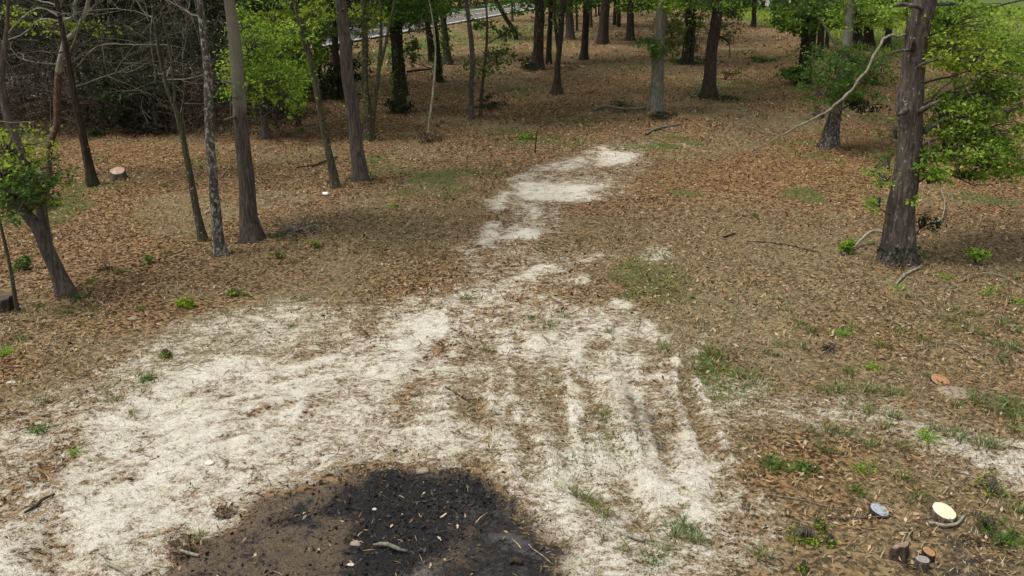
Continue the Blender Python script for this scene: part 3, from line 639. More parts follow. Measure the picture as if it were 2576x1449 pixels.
tree('sapling', 'leafy yellow green sapling with a bent stem behind the stout grey tree', 'tree',
     [[(667,348,20),(664,310,16),(660,250,14),(672,180,11),(690,110,9),(700,40,6),(704,0,5)]], 'brown', 8, ('bright', 400, 2.0), flare=.4,
     blobs=[(690,120,90,55,1300,'bright',0,1.5), (720,190,70,50,1100,'bright',-.4,1.2), (640,150,60,60,800,'bright',0,1.2), (700,60,100,45,1000,'yellow',.5,1.5), (660,260,40,40,300,'olive',0,1), (770,140,50,50,500,'bright',0,.8), (590,180,40,60,400,'bright',0,1), (800,60,50,50,500,'mid',.5,1.2), (610,60,40,50,400,'bright',.3,1.2), (720,250,50,20,250,'bright',0,1)])
tree('sapling', 'short reddish stem at the thicket edge under yellow green leaves', 'tree',
     [[(753,318,14),(749,290,11),(746,240,10),(735,170,8),(728,60,6),(725,0,5)]], 'red', 8, ('bright', 250, 1.8), blobs=[(740,215,45,40,350,'mid',0,1.0), (735,90,60,50,600,'mid',0,1.2)])
tree('hardwood_tree', 'slender smooth trunk leaning towards the thicket, right beside the thick double ridged tree', 'tree',
     [[(846,472,24),(838,430,20),(826,380,18),(815,330,17),(805,285,16),(795,230,16),(785,180,15),(772,120,14),(755,60,12),(738,0,11)]], 'moss', 11, ('bright', 350, 2.2), flare=.2,
     blobs=[(760,70,50,40,400,'bright',.2,.8), (800,30,40,30,260,'yellow',.4,.8)])
tree('hardwood_tree', 'thick brown double ridged trunk at the clearing edge beside the slender leaning tree', 'tree',
     [[(907,453,40),(902,400,34),(896,340,31),(888,280,30),(880,220,30),(871,150,30),(864,80,29),(856,0,27)],
      [(915,453,16),(910,400,13),(904,330,12),(900,270,9),(893,215,6)]], 'brown', 13, ('mid', 600, 3.0), flare=.2, furrow=.09)
tree('hardwood_tree', 'two dark stems growing from one foot, the slimmer one forked, ringed by green vines', 'tree',
     [[(928,354,30),(926,300,20),(922,240,17),(919,160,16),(916,80,15),(912,0,14)],
      [(934,352,18),(938,300,14),(946,240,12),(953,180,11),(956,140,9),(957,70,8),(956,0,7)], [(953,175,9),(965,130,8),(976,80,7),(985,40,6),(992,0,5)]], 'moss', 12, ('olive', 450, 2.6), flare=.25, ivy=500, ivyleaf='olive',
     blobs=[(925,40,50,35,350,'yellow',.5,1.2), (900,60,40,30,200,'mid',.5,1.2)])
tree('hardwood_tree', 'broad dark trunk wrapped in hanging green vines with a bushy foot, before the road', 'tree',
     [[(1003,283,36),(1004,250,30),(1003,200,28),(1000,140,28),(994,70,27),(988,0,25)], [(1018,240,22),(1014,200,18),(1010,140,15),(1006,60,12),(1002,0,10)]], 'dark', 13, ('mid', 500, 3.0), flare=.3, ivy=900,
     blobs=[(1000,25,75,35,1400,'mid',0,1.6,.14), (1060,40,60,40,900,'mid',.5,1.6,.14), (1032,120,18,50,250,'olive',-.5,.5), (1000,265,40,14,260,'dark',-.3,.6)])
tree('hardwood_tree', 'slim dark trunk with smaller stems close beside it, in front of the road edge line', 'tree',
     [[(1105,207,18),(1103,170,14),(1099,110,13),(1094,50,12),(1090,0,12)], [(1098,150,8),(1088,110,7),(1078,50,6),(1072,0,5)]], 'dark', 12, ('mid', 500, 2.8), flare=.3, ivy=350, blobs=[(1090,15,60,26,700,'mid',0,1.6,.15), (1070,60,20,25,120,'olive',0,.8)])
tree('hardwood_tree', 'leaning dark trunk standing further back before the road, left of two close trunks', 'tree',
     [[(1085,155,14),(1080,110,12),(1072,50,11),(1064,0,10)]], 'dark', 12, ('mid', 300, 2.4), flare=.2)
tree('hardwood_tree', 'mossy straight trunk with a heap of brush at its foot beside the road verge', 'tree',
     [[(1126,163,20),(1122,120,16),(1116,60,15),(1108,0,14)]], 'moss', 12, ('mid', 400, 2.8), flare=.5, ivy=300, blobs=[(1140,20,45,24,400,'mid',0,1.5,.17)])
tree('sapling', 'thin straight dark sapling trunk standing alone in brown litter before the road', 'tree',
     [[(1185,300,15),(1185,270,13),(1184,220,12),(1188,160,12),(1185,100,12),(1177,40,11),(1172,0,10)]], 'brown', 11, ('mid', 250, 2.0), flare=.2)
tree('sapling', 'thin green leaved sapling right beside the straight dark sapling trunk', 'tree',
     [[(1209,296,12),(1209,260,9),(1214,200,8),(1222,130,7),(1225,70,6),(1222,0,5)]], 'moss', 9, ('mid', 200, 1.8), blobs=[(1220,60,40,24,190,'mid',0,1.0), (1205,170,50,26,170,'mid',-.3,1.0), (1262,140,36,30,230,'mid',0,1.0), (1275,85,26,24,130,'mid',0,.8), (1225,250,30,30,100,'dark',0,.8)])
tree('sapling', 'pale thin sapling rising from a low dark brush clump on the litter', 'tree',
     [[(1074,352,7),(1080,310,6),(1088,240,5.5),(1093,190,5),(1095,110,4),(1085,30,3)]], 'pale', 6, None, bare=3)
tree('hardwood_tree', 'thin dark leaning trunk by the road with a green sprig at its foot', 'tree',
     [[(1302,100,11),(1292,75,11),(1272,45,11),(1252,10,10),(1247,0,10)]], 'dark', 10, ('mid', 250, 2.2), blobs=[(1303,78,14,14,120,'mid',0,.6,.17), (1262,2,40,14,240,'mid',0,1.2,.2)])
tree('hardwood_tree', 'nearly black trunk deep in the thicket, behind the slender leaning trunk', 'tree',
     [[(806,222,18),(802,160,16),(794,90,15),(787,30,15),(783,0,14)]], 'dark', 13, ('dark', 500, 3.0), flare=.2, blobs=[(790,20,70,35,700,'dark',.5,1.5,.15)])
tree('hardwood_tree', 'nearly black trunk right behind the thick double ridged tree', 'tree',
     [[(857,248,20),(850,190,17),(845,120,16),(838,40,15),(834,0,14)]], 'dark', 13, ('dark', 500, 3.0), flare=.2, blobs=[(830,60,40,40,420,'olive',0,1.2,.14)])
# --- centre
tree('pine_tree', 'big dark reddish trunk with a leafy mound at its foot beside the thin black trunk', 'tree',
     [[(1350,175,32),(1352,130,26),(1354,80,25),(1357,0,24)]], 'pine', 15, ('mid', 500, 3.2), flare=.25, ivy=150, blobs=[(1330,158,22,18,240,'dark',-.3,.8,.15)])
tree('pine_tree', 'thin black trunk between the big reddish trunk and the short flared tree', 'tree',
     [[(1381,160,15),(1382,110,13),(1384,60,12),(1386,0,12)]], 'dark', 14, ('mid', 300, 2.6), flare=.15)
tree('hardwood_tree', 'slim dark tree with a flared foot standing in open litter nearest the sand track', 'tree',
     [[(1400,239,22),(1402,200,15),(1405,150,14),(1410,90,14),(1414,40,15),(1417,0,16)], [(1406,140,10),(1398,70,8),(1394,0,8)]], 'pine', 13, ('olive', 400, 2.6), flare=.7, blobs=[(1405,55,16,26,120,'olive',0,.6,.14)])
for px, py, wd, tx, lab, bk, fl in [
    (1433,99,20,1431,'grey brown trunk with a mossy foot beyond the thin black trunk','brown',.3),
    (1468,151,17,1476,'slim dark trunk with a flared foot standing alone in the leaf litter','dark',.4),
    (1452,78,6,1450,'very thin reddish trunk between the grey brown and slim dark trunks','pine',.2),
    (1517,110,25,1522,'wide brown pine trunk in the middle distance beside two thin trunks','pine',.2),
    (1486,68,8,1486,'thin mossy trunk just beyond the slim flared trunk','moss',.3),
    (1499,42,5,1499,'thinnest dark trunk far off beside the wide brown pine','dark',.1),
    (1506,40,5,1507,'thin dark trunk far off, close beside the thinnest dark trunk','dark',.1),
    (1546,62,9,1548,'thin straight black trunk, left one of a close pair beyond the pine','dark',.1),
    (1556,68,10,1558,'thin straight black trunk, right one of a close pair beyond the pine','dark',.1),
    (1585,102,18,1584,'grey brown pine trunk with dark ivy round its foot, alone beyond the litter','pine',.35),
    (1630,24,8,1632,'short looking thin red brown trunk far off by the pale clearing','pine',.1),
    (1580,18,12,1578,'black trunk far off behind the ivy footed pine','dark',.1),
    (1896,68,11,1898,'thin black trunk with a weedy foot near the pale drive','dark',.4),
    (1918,20,10,1921,'thin dark trunk standing at the edge of the pale drive','dark',.2),
    (1945,30,14,1950,'leaning dark trunk at the edge of the pale drive','dark',.2),
    (1290,55,6,1287,'slim mossy trunk between the road and the leaning trunk','moss',.1)]:
    tree('pine_tree', lab, 'tree', [[(px,py,wd * (1 + fl * .2)),((px * .6 + tx * .4),py * .6,wd),(tx,0,wd * .92)]], bk, 16, ('mid', 260, 3.0, .4), flare=fl, blobs=[(tx, -8, 40, 12, 160, 'mid', 0, 2.0, .24)] if px in (1433, 1468, 1486, 1896, 1290) else ())
tree('hardwood_tree', 'large straight grey trunk ringed by leaves midway up, with a brush heap at its foot', 'tree',
     [[(1652,288,44),(1652,250,34),(1654,190,32),(1658,120,30),(1663,60,29),(1668,0,28)]], 'grey', 16, ('bright', 700, 3.4), flare=.25, furrow=.05,
     blobs=[(1653,125,18,30,300,'mid',-.4,.4,.12), (1625,105,28,16,180,'mid',-.3,.8,.14), (1690,70,40,40,450,'olive',.6,1.2,.15), (1685,120,30,26,200,'olive',.4,1,.15), (1680,10,45,24,380,'bright',.2,1.2,.15)])
tree('hardwood_tree', 'pair of dark trunks from one foot with a pale stem between, hung with leaves', 'tree',
     [[(1726,162,22),(1728,110,17),(1731,50,17),(1733,0,17)], [(1740,160,13),(1743,100,11),(1746,50,10),(1749,0,10)], [(1737,150,5),(1741,80,4.5),(1747,0,4)]], 'dark', 15, ('mid', 600, 3.2), flare=.3, ivy=350,
     blobs=[(1755,100,26,50,350,'olive',.2,.8,.14), (1700,70,30,50,300,'olive',.2,.8,.15), (1735,155,60,8,300,'dark',-.3,1,.14), (1770,40,40,40,400,'mid',.4,1,.15)])
tree('pine_tree', 'dark brown trunk with a bent limb near the top and ferny growth round its foot', 'tree',
     [[(1781,250,38),(1784,210,31),(1788,160,29),(1793,110,28),(1799,60,27),(1804,0,25)]], 'pine', 15, ('mid', 500, 3.0), flare=.3,
     limbs=[[(1800,42,14),(1810,22,12),(1824,18,9),(1836,26,6),(1850,45,3)], [(1797,98,10),(1812,92,7),(1826,100,5),(1836,115,3),(1833,150,2)]],
     blobs=[(1835,60,45,45,520,'olive',.3,1.1,.12), (1860,30,40,30,300,'mid',.4,1.1,.13), (1800,243,65,14,320,'dark',-.3,1,.11), (1840,190,40,26,150,'olive',.3,1,.11), (1780,10,60,20,340,'mid',.3,1.2,.13)])
# --- right
tree('hardwood_tree', 'wide dark double trunk with green leafy skirt round its foot, behind the broken branch', 'tree',
     [[(2022,212,34),(2024,160,30),(2028,90,27),(2032,0,25)], [(2040,180,14),(2044,120,14),(2048,60,13),(2050,0,13)]], 'dark', 15, ('mid', 600, 3.2), flare=.3, ivy=300,
     blobs=[(2030,35,85,50,1800,'mid',-.3,1.6), (1985,55,40,30,350,'bright',-.3,1.2), (2095,30,60,45,1500,'bright',-.3,1.4), (2035,185,70,18,600,'mid',-.4,1.2), (2000,190,40,10,150,'mid',-.6,1)])
tree('hardwood_tree', 'pale grey tapering trunk with a flared dark foot, half hidden by green leaves', 'tree',
     [[(2086,376,52),(2090,345,38),(2096,310,32),(2104,270,28),(2112,230,26),(2122,180,25),(2132,100,24),(2140,0,22)]], 'paleflare', 13, ('mid', 600, 3.0), flare=.15,
     blobs=[(2090,170,75,60,1700,'mid',-.5,1.4,.09), (2060,230,60,36,700,'mid',-.4,1.2,.09), (2150,210,60,50,1700,'mid',-.3,1.3,.09), (2160,150,70,36,900,'mid',-.3,1.3,.09), (2170,255,40,26,500,'dark',.3,1,.1), (2060,290,50,20,120,'olive',-.2,.8,.09), (2200,180,50,50,600,'mid',.2,1.2,.1), (2160,30,80,40,1700,'bright',.2,1.2,.1), (2220,40,50,40,900,'bright',.2,1,.1)],
     limbs=[[(2060,45,6),(2078,70,6),(2093,100,6),(2104,122,4),(2106,140,2)], [(2108,256,7,-.1),(2122,253,6,-.2)]])
for px, py, wd, tx, lab, bk in [
    (2062,150,16,2070,'dark trunk right behind the wide double trunk','dark'),
    (2150,108,30,2160,'wide brown grey trunk behind the green leaves of the pale flared tree','pine'),
    (2184,114,22,2190,'black trunk beside the wide brown grey trunk behind the leaves','dark'),
    (2230,118,15,2246,'slim dark trunk behind the elbow of the broken branch','pine'),
    (2290,130,18,2302,'dark trunk half hidden behind the big scarred trunk','dark'),
    (2080,120,9,2086,'thin leaning dark trunk between the double trunk and the wide grey trunk','dark')]:
    tree('pine_tree', lab, 'tree', [[(px,py,wd*1.1),(px*.5+tx*.5,py*.5,wd),(tx,0,wd*.95)]], bk, 15, ('mid', 400, 3.0, .36), flare=.25)
big, bigstem = tree('oak_tree', 'big scarred brown trunk with broken limbs, standing nearest on the right of the clearing', 'tree',
     [[(2255,655,92),(2262,610,78),(2268,560,70),(2275,480,64),(2281,400,58),(2288,330,58),(2290,270,64),(2296,235,66),(2302,195,56),(2310,130,56),(2318,60,58),(2328,0,60)]], 'oak', 14, ('bright', 900, 3.2), flare=.04, furrow=.07,
     limbs=[[(2330,32,13,-.1),(2312,18,12,-.2),(2280,13,10,-.3),(2250,15,8,-.4)], [(2290,128,8,-.1),(2278,128,7,-.4),(2255,130,6,-.5),(2230,138,4,-.6)],
            [(2306,172,9,-.3),(2325,158,8,-.45),(2350,150,6,-.5),(2385,132,4,-.5)], [(2322,332,20,0),(2345,318,16,-.1),(2368,305,10,-.2),(2400,300,6,-.2),(2450,290,4,-.2)],
            [(2325,270,8),(2345,250,7,-.1),(2365,225,5,-.2),(2400,200,3,-.2)], [(2320,345,5,-.4),(2335,352,5,-.5),(2339,380,4,-.55),(2337,405,2,-.55)],
            [(2570,260,11,-.3),(2545,275,10,-.3),(2510,283,9,-.3),(2465,285,6,-.3),(2400,330,3,-.2)], [(2340,12,10),(2400,12,8,.2),(2470,20,6,.4),(2576,0,4,.5)], [(2345,250,4,-.1),(2352,275,4,-.1),(2340,300,3,-.1)]],
     blobs=[(2430,50,110,45,2200,'bright',.3,1.0), (2410,130,80,50,1700,'yellow',-.1,1.0), (2500,160,90,60,1900,'bright',.5,1.0), (2440,240,80,50,1400,'bright',.4,.9), (2530,240,60,60,1900,'bright',.3,.9),
            (2400,290,80,55,1700,'bright',0,.8), (2420,365,100,55,1900,'bright',0,.9), (2500,330,85,60,1900,'bright',.2,.9), (2530,400,60,45,1600,'bright',.2,.8), (2470,430,70,30,600,'bright',.2,.7), (2340,415,45,30,800,'bright',-.3,.5), (2360,450,30,14,120,'bright',-.3,.4),
            (2210,440,40,26,170,'bright',-.2,.5), (2190,510,36,18,160,'bright',-.3,.4), (2215,405,30,30,110,'mid',.2,.5), (2280,35,60,26,450,'bright',.4,.7), (2240,330,40,40,120,'olive',.8,.6), (2300,505,14,12,50,'bright',-.5,.2), (2270,640,60,22,260,'dark',-.3,.45), (2335,560,26,20,150,'dark',.3,.4)])
# the long bleached branch that hangs broken from the big trunk
mb = MB(); Yb = G(2255, 655)[1]
for lb in [[(2288,82,7,.1),(2262,90,8,-.1),(2228,92,9,-.3),(2206,128,9,-.5),(2190,160,9,-.6),(2165,198,9,-.7),(2130,240,9,-.8),(2085,275,8,-.9),(2045,298,7,-1),(2000,323,6,-1.1),(1960,343,5,-1.2),(1930,360,4,-1.2),(1905,380,3.5,-1.2),(1894,394,3,-1.2)],
           [(1935,341,3,-1.2),(1915,332,4,-1.2),(1895,326,4,-1.2),(1880,322,3,-1.2),(1850,310,2,-1.2)], [(1915,333,3,-1.2),(1905,310,2.5,-1.2),(1880,290,2,-1.3)], [(1898,327,2,-1.2),(1893,345,2,-1.2),(1880,355,1.6,-1.2)],
           [(1960,343,3,-1.2),(1938,336,3,-1.2),(1912,333,3,-1.2)], [(1908,328,2,-1.2),(1897,300,1.8,-1.2),(1895,280,1.5,-1.2)], [(2015,318,2,-1),(1990,300,1.6,-1),(1975,290,1.2,-1)], [(2040,298,2,-1),(2050,270,1.6,-1),(2040,250,1.2,-1)]]:
    q, r = stem_points(lb, Yb, 0); p, rr, _ = resample(q, r * .78, .1, .010); tube(mb, p, rr, 8, .25, 3)
for (bx, by) in [(1850,310),(1880,290),(1895,282),(1880,355),(1912,333),(1938,338),(1975,290),(2040,250),(1930,360),(1880,322),(1900,326),(2000,310)]:
    g_ = np.random.default_rng(bx); sprout(mb, P(bx, by, Yb - 1.2), (g_.normal(-.6, .5), g_.normal(0, .5), g_.normal(.1, .5)), .55, .006, 1, g_, 4, 0, 3)
bl = mb.build('broken_branch', BARK['bleach'], big, off=np.array(big.location)); bl['label'] = 'long bleached branch hanging bent and broken from the trunk'

# ------------------------------------------------------------------ the thicket on the left
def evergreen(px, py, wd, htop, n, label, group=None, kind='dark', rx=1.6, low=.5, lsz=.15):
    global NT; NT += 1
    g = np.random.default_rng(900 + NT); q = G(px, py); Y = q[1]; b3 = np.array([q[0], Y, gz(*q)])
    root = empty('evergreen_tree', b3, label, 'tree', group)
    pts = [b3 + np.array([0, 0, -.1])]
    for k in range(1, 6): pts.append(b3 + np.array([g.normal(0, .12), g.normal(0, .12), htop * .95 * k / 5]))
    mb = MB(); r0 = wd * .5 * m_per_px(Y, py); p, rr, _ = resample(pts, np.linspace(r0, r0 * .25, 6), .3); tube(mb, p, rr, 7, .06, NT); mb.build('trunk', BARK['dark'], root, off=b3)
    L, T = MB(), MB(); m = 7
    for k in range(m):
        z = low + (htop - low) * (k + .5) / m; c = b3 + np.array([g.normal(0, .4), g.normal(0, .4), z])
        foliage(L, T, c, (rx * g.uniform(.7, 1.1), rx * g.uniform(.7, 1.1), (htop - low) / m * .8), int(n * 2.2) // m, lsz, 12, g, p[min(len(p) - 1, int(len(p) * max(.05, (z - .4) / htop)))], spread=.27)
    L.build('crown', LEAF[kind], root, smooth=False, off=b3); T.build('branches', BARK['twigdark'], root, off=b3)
GT = 'evergreen trees packed in the dark thicket'
LT = 'dark evergreen tree packed in the shaded thicket behind the bare saplings'
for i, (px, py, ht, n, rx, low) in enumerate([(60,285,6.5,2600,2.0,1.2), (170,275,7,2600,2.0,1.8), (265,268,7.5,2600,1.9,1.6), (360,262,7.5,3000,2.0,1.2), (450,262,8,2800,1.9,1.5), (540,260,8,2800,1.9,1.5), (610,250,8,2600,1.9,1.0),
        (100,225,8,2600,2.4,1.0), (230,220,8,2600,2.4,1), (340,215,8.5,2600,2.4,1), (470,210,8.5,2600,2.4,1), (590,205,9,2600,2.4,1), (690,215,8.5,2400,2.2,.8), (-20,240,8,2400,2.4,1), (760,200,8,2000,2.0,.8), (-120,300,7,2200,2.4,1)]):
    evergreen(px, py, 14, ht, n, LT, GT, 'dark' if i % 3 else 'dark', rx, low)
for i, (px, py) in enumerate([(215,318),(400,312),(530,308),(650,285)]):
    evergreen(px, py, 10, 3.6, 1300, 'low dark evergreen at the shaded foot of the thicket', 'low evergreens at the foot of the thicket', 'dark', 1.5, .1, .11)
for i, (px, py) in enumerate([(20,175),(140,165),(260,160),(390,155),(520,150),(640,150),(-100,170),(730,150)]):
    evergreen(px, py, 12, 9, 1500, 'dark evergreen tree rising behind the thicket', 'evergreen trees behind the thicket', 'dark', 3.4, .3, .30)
for i, (px, py) in enumerate([(880,70),(950,54),(1020,42),(1090,30),(1160,19),(1235,6),(1310,-6),(800,88),(720,100)]):
    evergreen(px, py, 9, 8 - i % 3, 1500, 'green bushy tree in the row beyond the road', 'trees beyond the road', ('mid', 'dark', 'dark')[i % 3], 3.6, .2, .36)
evergreen(680, 290, 9, 5.0, 1500, 'small dark evergreen behind the leafy yellow green sapling', None, 'dark', 1.3, .6)
evergreen(322, 336, 8, 2.0, 1500, 'low dark green holly shrub at the thicket edge beyond the pale stump', None, 'dark', .9, .1)
evergreen(838, 250, 8, 1.6, 900, 'low dark shrub between the nearly black trunks', None, 'dark', 1.1, .1)
# bare saplings in front of the thicket
bp = [(60,330),(95,345),(150,338),(205,345),(262,342),(300,338),(352,340),(395,335),(440,338),(475,345),(505,335),(580,340),(605,325),(690,320),(30,318),(245,300),(380,300),(530,305),(410,320),(560,318)]
for i, (px, py) in enumerate(bp):
    g = np.random.default_rng(300 + i); q = G(px, py); b3 = np.array([q[0], q[1], gz(*q)])
    root = empty('bare_sapling', b3, 'thin bare sapling with pale leafless twigs along the front of the thicket', 'tree', 'bare saplings along the front of the thicket')
    hh = g.uniform(3.5, 6.5); lean = g.normal(0, .5, 2)
    pts = [b3 + np.array([lean[0] * (k / 5) ** 1.5, lean[1] * (k / 5) ** 1.5, hh * k / 5 - .05]) + (g.normal(0, .06, 3) if k else 0) for k in range(6)]
    r0 = g.uniform(.018, .04); p, rr, _ = resample(pts, np.linspace(r0, r0 * .3, 6), .3)
    mb = MB(); tube(mb, p, rr, 6); mb.build('trunk', BARK['twig' if i % 2 else 'twigdark'], root, off=b3)
    mb = MB(); tips = []
    for k in range(15):
        j = int(len(p) * g.uniform(.18, .97)); a = g.uniform(0, 6.28)
        sprout(mb, p[j], (math.cos(a), math.sin(a) * .7, g.uniform(0, .6)), g.uniform(.7, 1.9), rr[j] * .5, 2, g, 3, .08, tips=tips)
    mb.build('twigs', BARK['twigdark' if i % 3 else 'twig'], root, off=b3)
    if i % 2 == 0:
        t = np.array(tips); mbL = MB(); sel = t[g.random(len(t)) < .25]; leaf_quads(mbL, np.repeat(sel, 2, 0) + g.normal(0, .05, (len(sel) * 2, 3)), .09, g, .3); mbL.build('crown', LEAF['olive'], root, smooth=False, off=b3)
# tangle of vines and dead stems filling the thicket
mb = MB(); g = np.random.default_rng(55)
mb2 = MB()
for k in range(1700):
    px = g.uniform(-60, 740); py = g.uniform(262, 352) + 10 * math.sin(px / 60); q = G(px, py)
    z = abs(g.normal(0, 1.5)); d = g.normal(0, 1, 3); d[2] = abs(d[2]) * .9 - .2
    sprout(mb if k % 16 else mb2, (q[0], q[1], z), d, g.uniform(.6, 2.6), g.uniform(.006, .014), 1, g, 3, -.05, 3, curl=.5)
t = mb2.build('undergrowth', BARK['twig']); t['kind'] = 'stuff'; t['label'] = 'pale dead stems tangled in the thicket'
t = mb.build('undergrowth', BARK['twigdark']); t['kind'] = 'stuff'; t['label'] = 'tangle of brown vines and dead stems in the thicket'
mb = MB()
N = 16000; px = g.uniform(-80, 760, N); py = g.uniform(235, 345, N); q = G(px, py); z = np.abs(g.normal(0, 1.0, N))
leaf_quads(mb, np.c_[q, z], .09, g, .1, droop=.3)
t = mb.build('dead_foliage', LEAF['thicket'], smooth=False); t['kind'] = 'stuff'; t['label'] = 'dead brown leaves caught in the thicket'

# ------------------------------------------------------------------ shrubs
def shrub(px, py, rx, ry, n, kind, label, size=.07, cat='shrub', th=None, group=None, name='shrub'):
    global NT; NT += 1
    g = np.random.default_rng(500 + NT); q = G(px, py); Y = q[1]; b3 = np.array([q[0], Y, gz(*q)]); k = m_per_px(Y, py)
    root = empty(name, b3, label, cat, group); L, T = MB(), MB()
    for j in range(6):
        c = b3 + np.array([g.normal(0, rx * k * .4), g.normal(0, rx * k * .35), ry * k * g.uniform(.5, 1.3)])
        foliage(L, T, c, (rx * k * .55, (th or rx * k) * .55, ry * k * .5), n // 6, size, 6, g, b3, twig_r=.008)
    L.build('crown', LEAF[kind], root, smooth=False, off=b3); T.build('branches', BARK['brown'], root, off=b3)
shrub(60, 520, 70, 50, 2600, 'mid', 'leafy green shrub between the forked leaning tree and the crooked red tree', .085)
shrub(40, 420, 60, 60, 700, 'yellow', 'sparse yellow green shrub behind the forked leaning tree', .085)
shrub(2125, 640, 24, 22, 620, 'bright', 'round bright green bush at the tip of the bleached branch, beside the big trunk', .06)
shrub(2455, 668, 30, 26, 800, 'bright', 'round bright green bush standing alone in litter out from the big trunk', .06)
shrub(63, 680, 26, 24, 300, 'mid', 'small loose green bush just behind the forked leaning tree foot', .06)
shrub(467, 770, 28, 12, 420, 'yellow', 'low spreading lime green weed patch between the litter and the sand', .06, 'weed')
shrub(590, 745, 20, 10, 200, 'yellow', 'small lime green weed beside the upper edge of the pale ground', .05, 'weed')
shrub(423, 903, 20, 9, 220, 'yellow', 'low yellow green weed on the pale sand', .04, 'weed')
shrub(700, 650, 16, 9, 150, 'yellow', 'small lime weed below the root clump', .05, 'weed')
shrub(790, 622, 15, 9, 150, 'yellow', 'small lime weed right beside the root clump', .05, 'weed')
shrub(377, 662, 14, 12, 170, 'bright', 'small green weed in brown litter left of the slim leaning mossy tree', .05, 'weed')
shrub(2029, 1358, 48, 12, 330, 'yellow', 'wide low yellow green seedling patch near the burnt stumps', .038, 'weed')
shrub(2062, 1330, 22, 22, 170, 'yellow', 'upright yellow green seedling behind the wide seedling patch', .038, 'weed')
shrub(2085, 1372, 18, 12, 130, 'yellow', 'small yellow green seedling in front of the wide seedling patch', .038, 'weed')
shrub(2019, 1437, 18, 12, 120, 'yellow', 'small yellow green seedling close to the lower edge of the clearing', .038, 'weed')
shrub(2490, 1245, 50, 22, 340, 'yellow', 'sparse yellowing bramble on the litter beyond the cream topped stump', .03, 'bramble')
shrub(2480, 1330, 34, 22, 160, 'olive', 'thin green bramble beside the cream topped stump', .035, 'bramble')
shrub(1920, 155, 40, 6, 160, 'mid', 'low pale leaved weeds under the thin black trunk near the drive', .2, 'weed')
shrub(1660, 300, 50, 10, 420, 'dark', 'dark brush heap round the foot of the large grey trunk', .09, 'brush')
shrub(1560, 268, 45, 12, 200, 'olive', 'thin dry brush beside the fallen log at the large grey trunk', .09, 'brush')
shrub(1075, 358, 36, 12, 240, 'brown', 'low dark brush clump round the pale thin sapling', .1, 'brush')
shrub(2540, 160, 50, 60, 800, 'bright', 'tall bright green bush far behind the big trunk leaves', .15)
shrub(2400, 200, 40, 60, 500, 'mid', 'loose green bush behind the foliage of the big trunk', .12)
shrub(240, 340, 40, 14, 300, 'dark', 'low dark brush at the foot of the thicket', .11, 'brush')
shrub(1230, 275, 50, 14, 160, 'dark', 'low dark weeds beside the thin green sapling', .1, 'weed')
shrub(1330, 350, 40, 6, 220, 'bright', 'low bright green weeds behind the thin stake', .09, 'weed')

# ------------------------------------------------------------------ stumps
def stump(px, py, wpx, hpx, label, face, bark, tilt=(0, 0), asp=1.0, rough=.03, flare=.25, name='tree_stump', notch=False):
    global NT; NT += 1
    g = np.random.default_rng(700 + NT); q = G(px, py + hpx); Y = q[1]; k = m_per_px(Y, py); r = wpx * .5 * k; h = hpx * k * .85 / math.cos(R(30))
    b3 = np.array([q[0], Y + r * .8, gz(q[0], Y + r * .8)]); root = empty(name, b3, label, 'tree stump')
    sd_ = 36; a = np.linspace(0, 2 * np.pi, sd_, endpoint=False)
    prof = r * (1 + rough * 3 * (fbm(np.cos(a) * 1.4, np.sin(a) * 1.4, 1.5, 3, NT) - .5) + rough * 1.6 * (fbm(np.cos(a) * 9, np.sin(a) * 9, 1, 2, NT + 3) - .5))
    if asp != 1: prof = prof * (1 + (asp - 1) * np.cos(a + .5) ** 2)
    zt = h + tilt[0] * np.cos(a) * r + tilt[1] * np.sin(a) * r
    rows = []
    for t in np.linspace(0, 1, 7):
        f = 1.02 + flare * (1 - t) ** 2.2 * (1 + .5 * np.sin(a * 5 + NT)); j = 1 + .025 * g.normal(size=sd_)
        rows.append(np.stack([np.cos(a) * prof * f * j, np.sin(a) * prof * f * j, -.08 + (zt + .08) * t], 1))
    rows.append(np.stack([np.cos(a) * prof * .97, np.sin(a) * prof * .97, zt + .004], 1))
    V = np.concatenate(rows); n = len(rows); i = np.arange((n - 1) * sd_); jj = i // sd_ * sd_ + (i % sd_ + 1) % sd_
    mesh_np('bark', V, np.stack([i, jj, jj + sd_, i + sd_], 1), BARK[bark], root, True)
    BASES.append((b3[0], b3[1], r))
    fr = []
    for t in (.968, .7, .4, .12):
        fr.append(np.stack([np.cos(a) * prof * t, np.sin(a) * prof * t, h + (zt - h) * t + .006 + rough * .25 * r * g.normal(size=sd_) * (t < .9)], 1))
    V = np.concatenate(fr); i = np.arange(3 * sd_); jj = i // sd_ * sd_ + (i % sd_ + 1) % sd_
    F = np.stack([i, jj, jj + sd_, i + sd_], 1); c = np.arange(3 * sd_, 4 * sd_)
    F = np.concatenate([F, np.stack([c[0:-1:2], c[1::2], np.roll(c, -2)[0::2], np.full(sd_ // 2, c[0])], 1)[1:-1]])
    mesh_np('cut_face', V, F, face, root)
    return root
cream = wood_mat('cut wood cream', (.56, .48, .33), (.64, .565, .41), (.40, .31, .20), th=.60)
orange = wood_mat('cut wood orange', (.24, .12, .052), (.33, .18, .08), (.13, .075, .04), th=.54)
greyw = wood_mat('cut wood grey', (.17, .15, .135), (.24, .215, .195), (.11, .095, .085), th=.56)
blue = wood_mat('cut wood weathered', (.22, .25, .28), (.30, .33, .36), (.12, .12, .125))
pink = wood_mat('cut wood pink', (.34, .20, .14), (.40, .26, .19), (.50, .44, .38))
brownw = wood_mat('cut wood brown', (.12, .08, .06), (.24, .17, .13), (.42, .36, .30))
stump(2382, 1292, 52, 20, 'wide tree stump with a clean cream cut face, in leaf litter above the burnt stumps', cream, 'brown', (-.12, .30), 1.12)
stump(2219, 1287, 42, 14, 'low tree stump with a weathered blue grey top', blue, 'dark', (-.20, .22), 1.15)
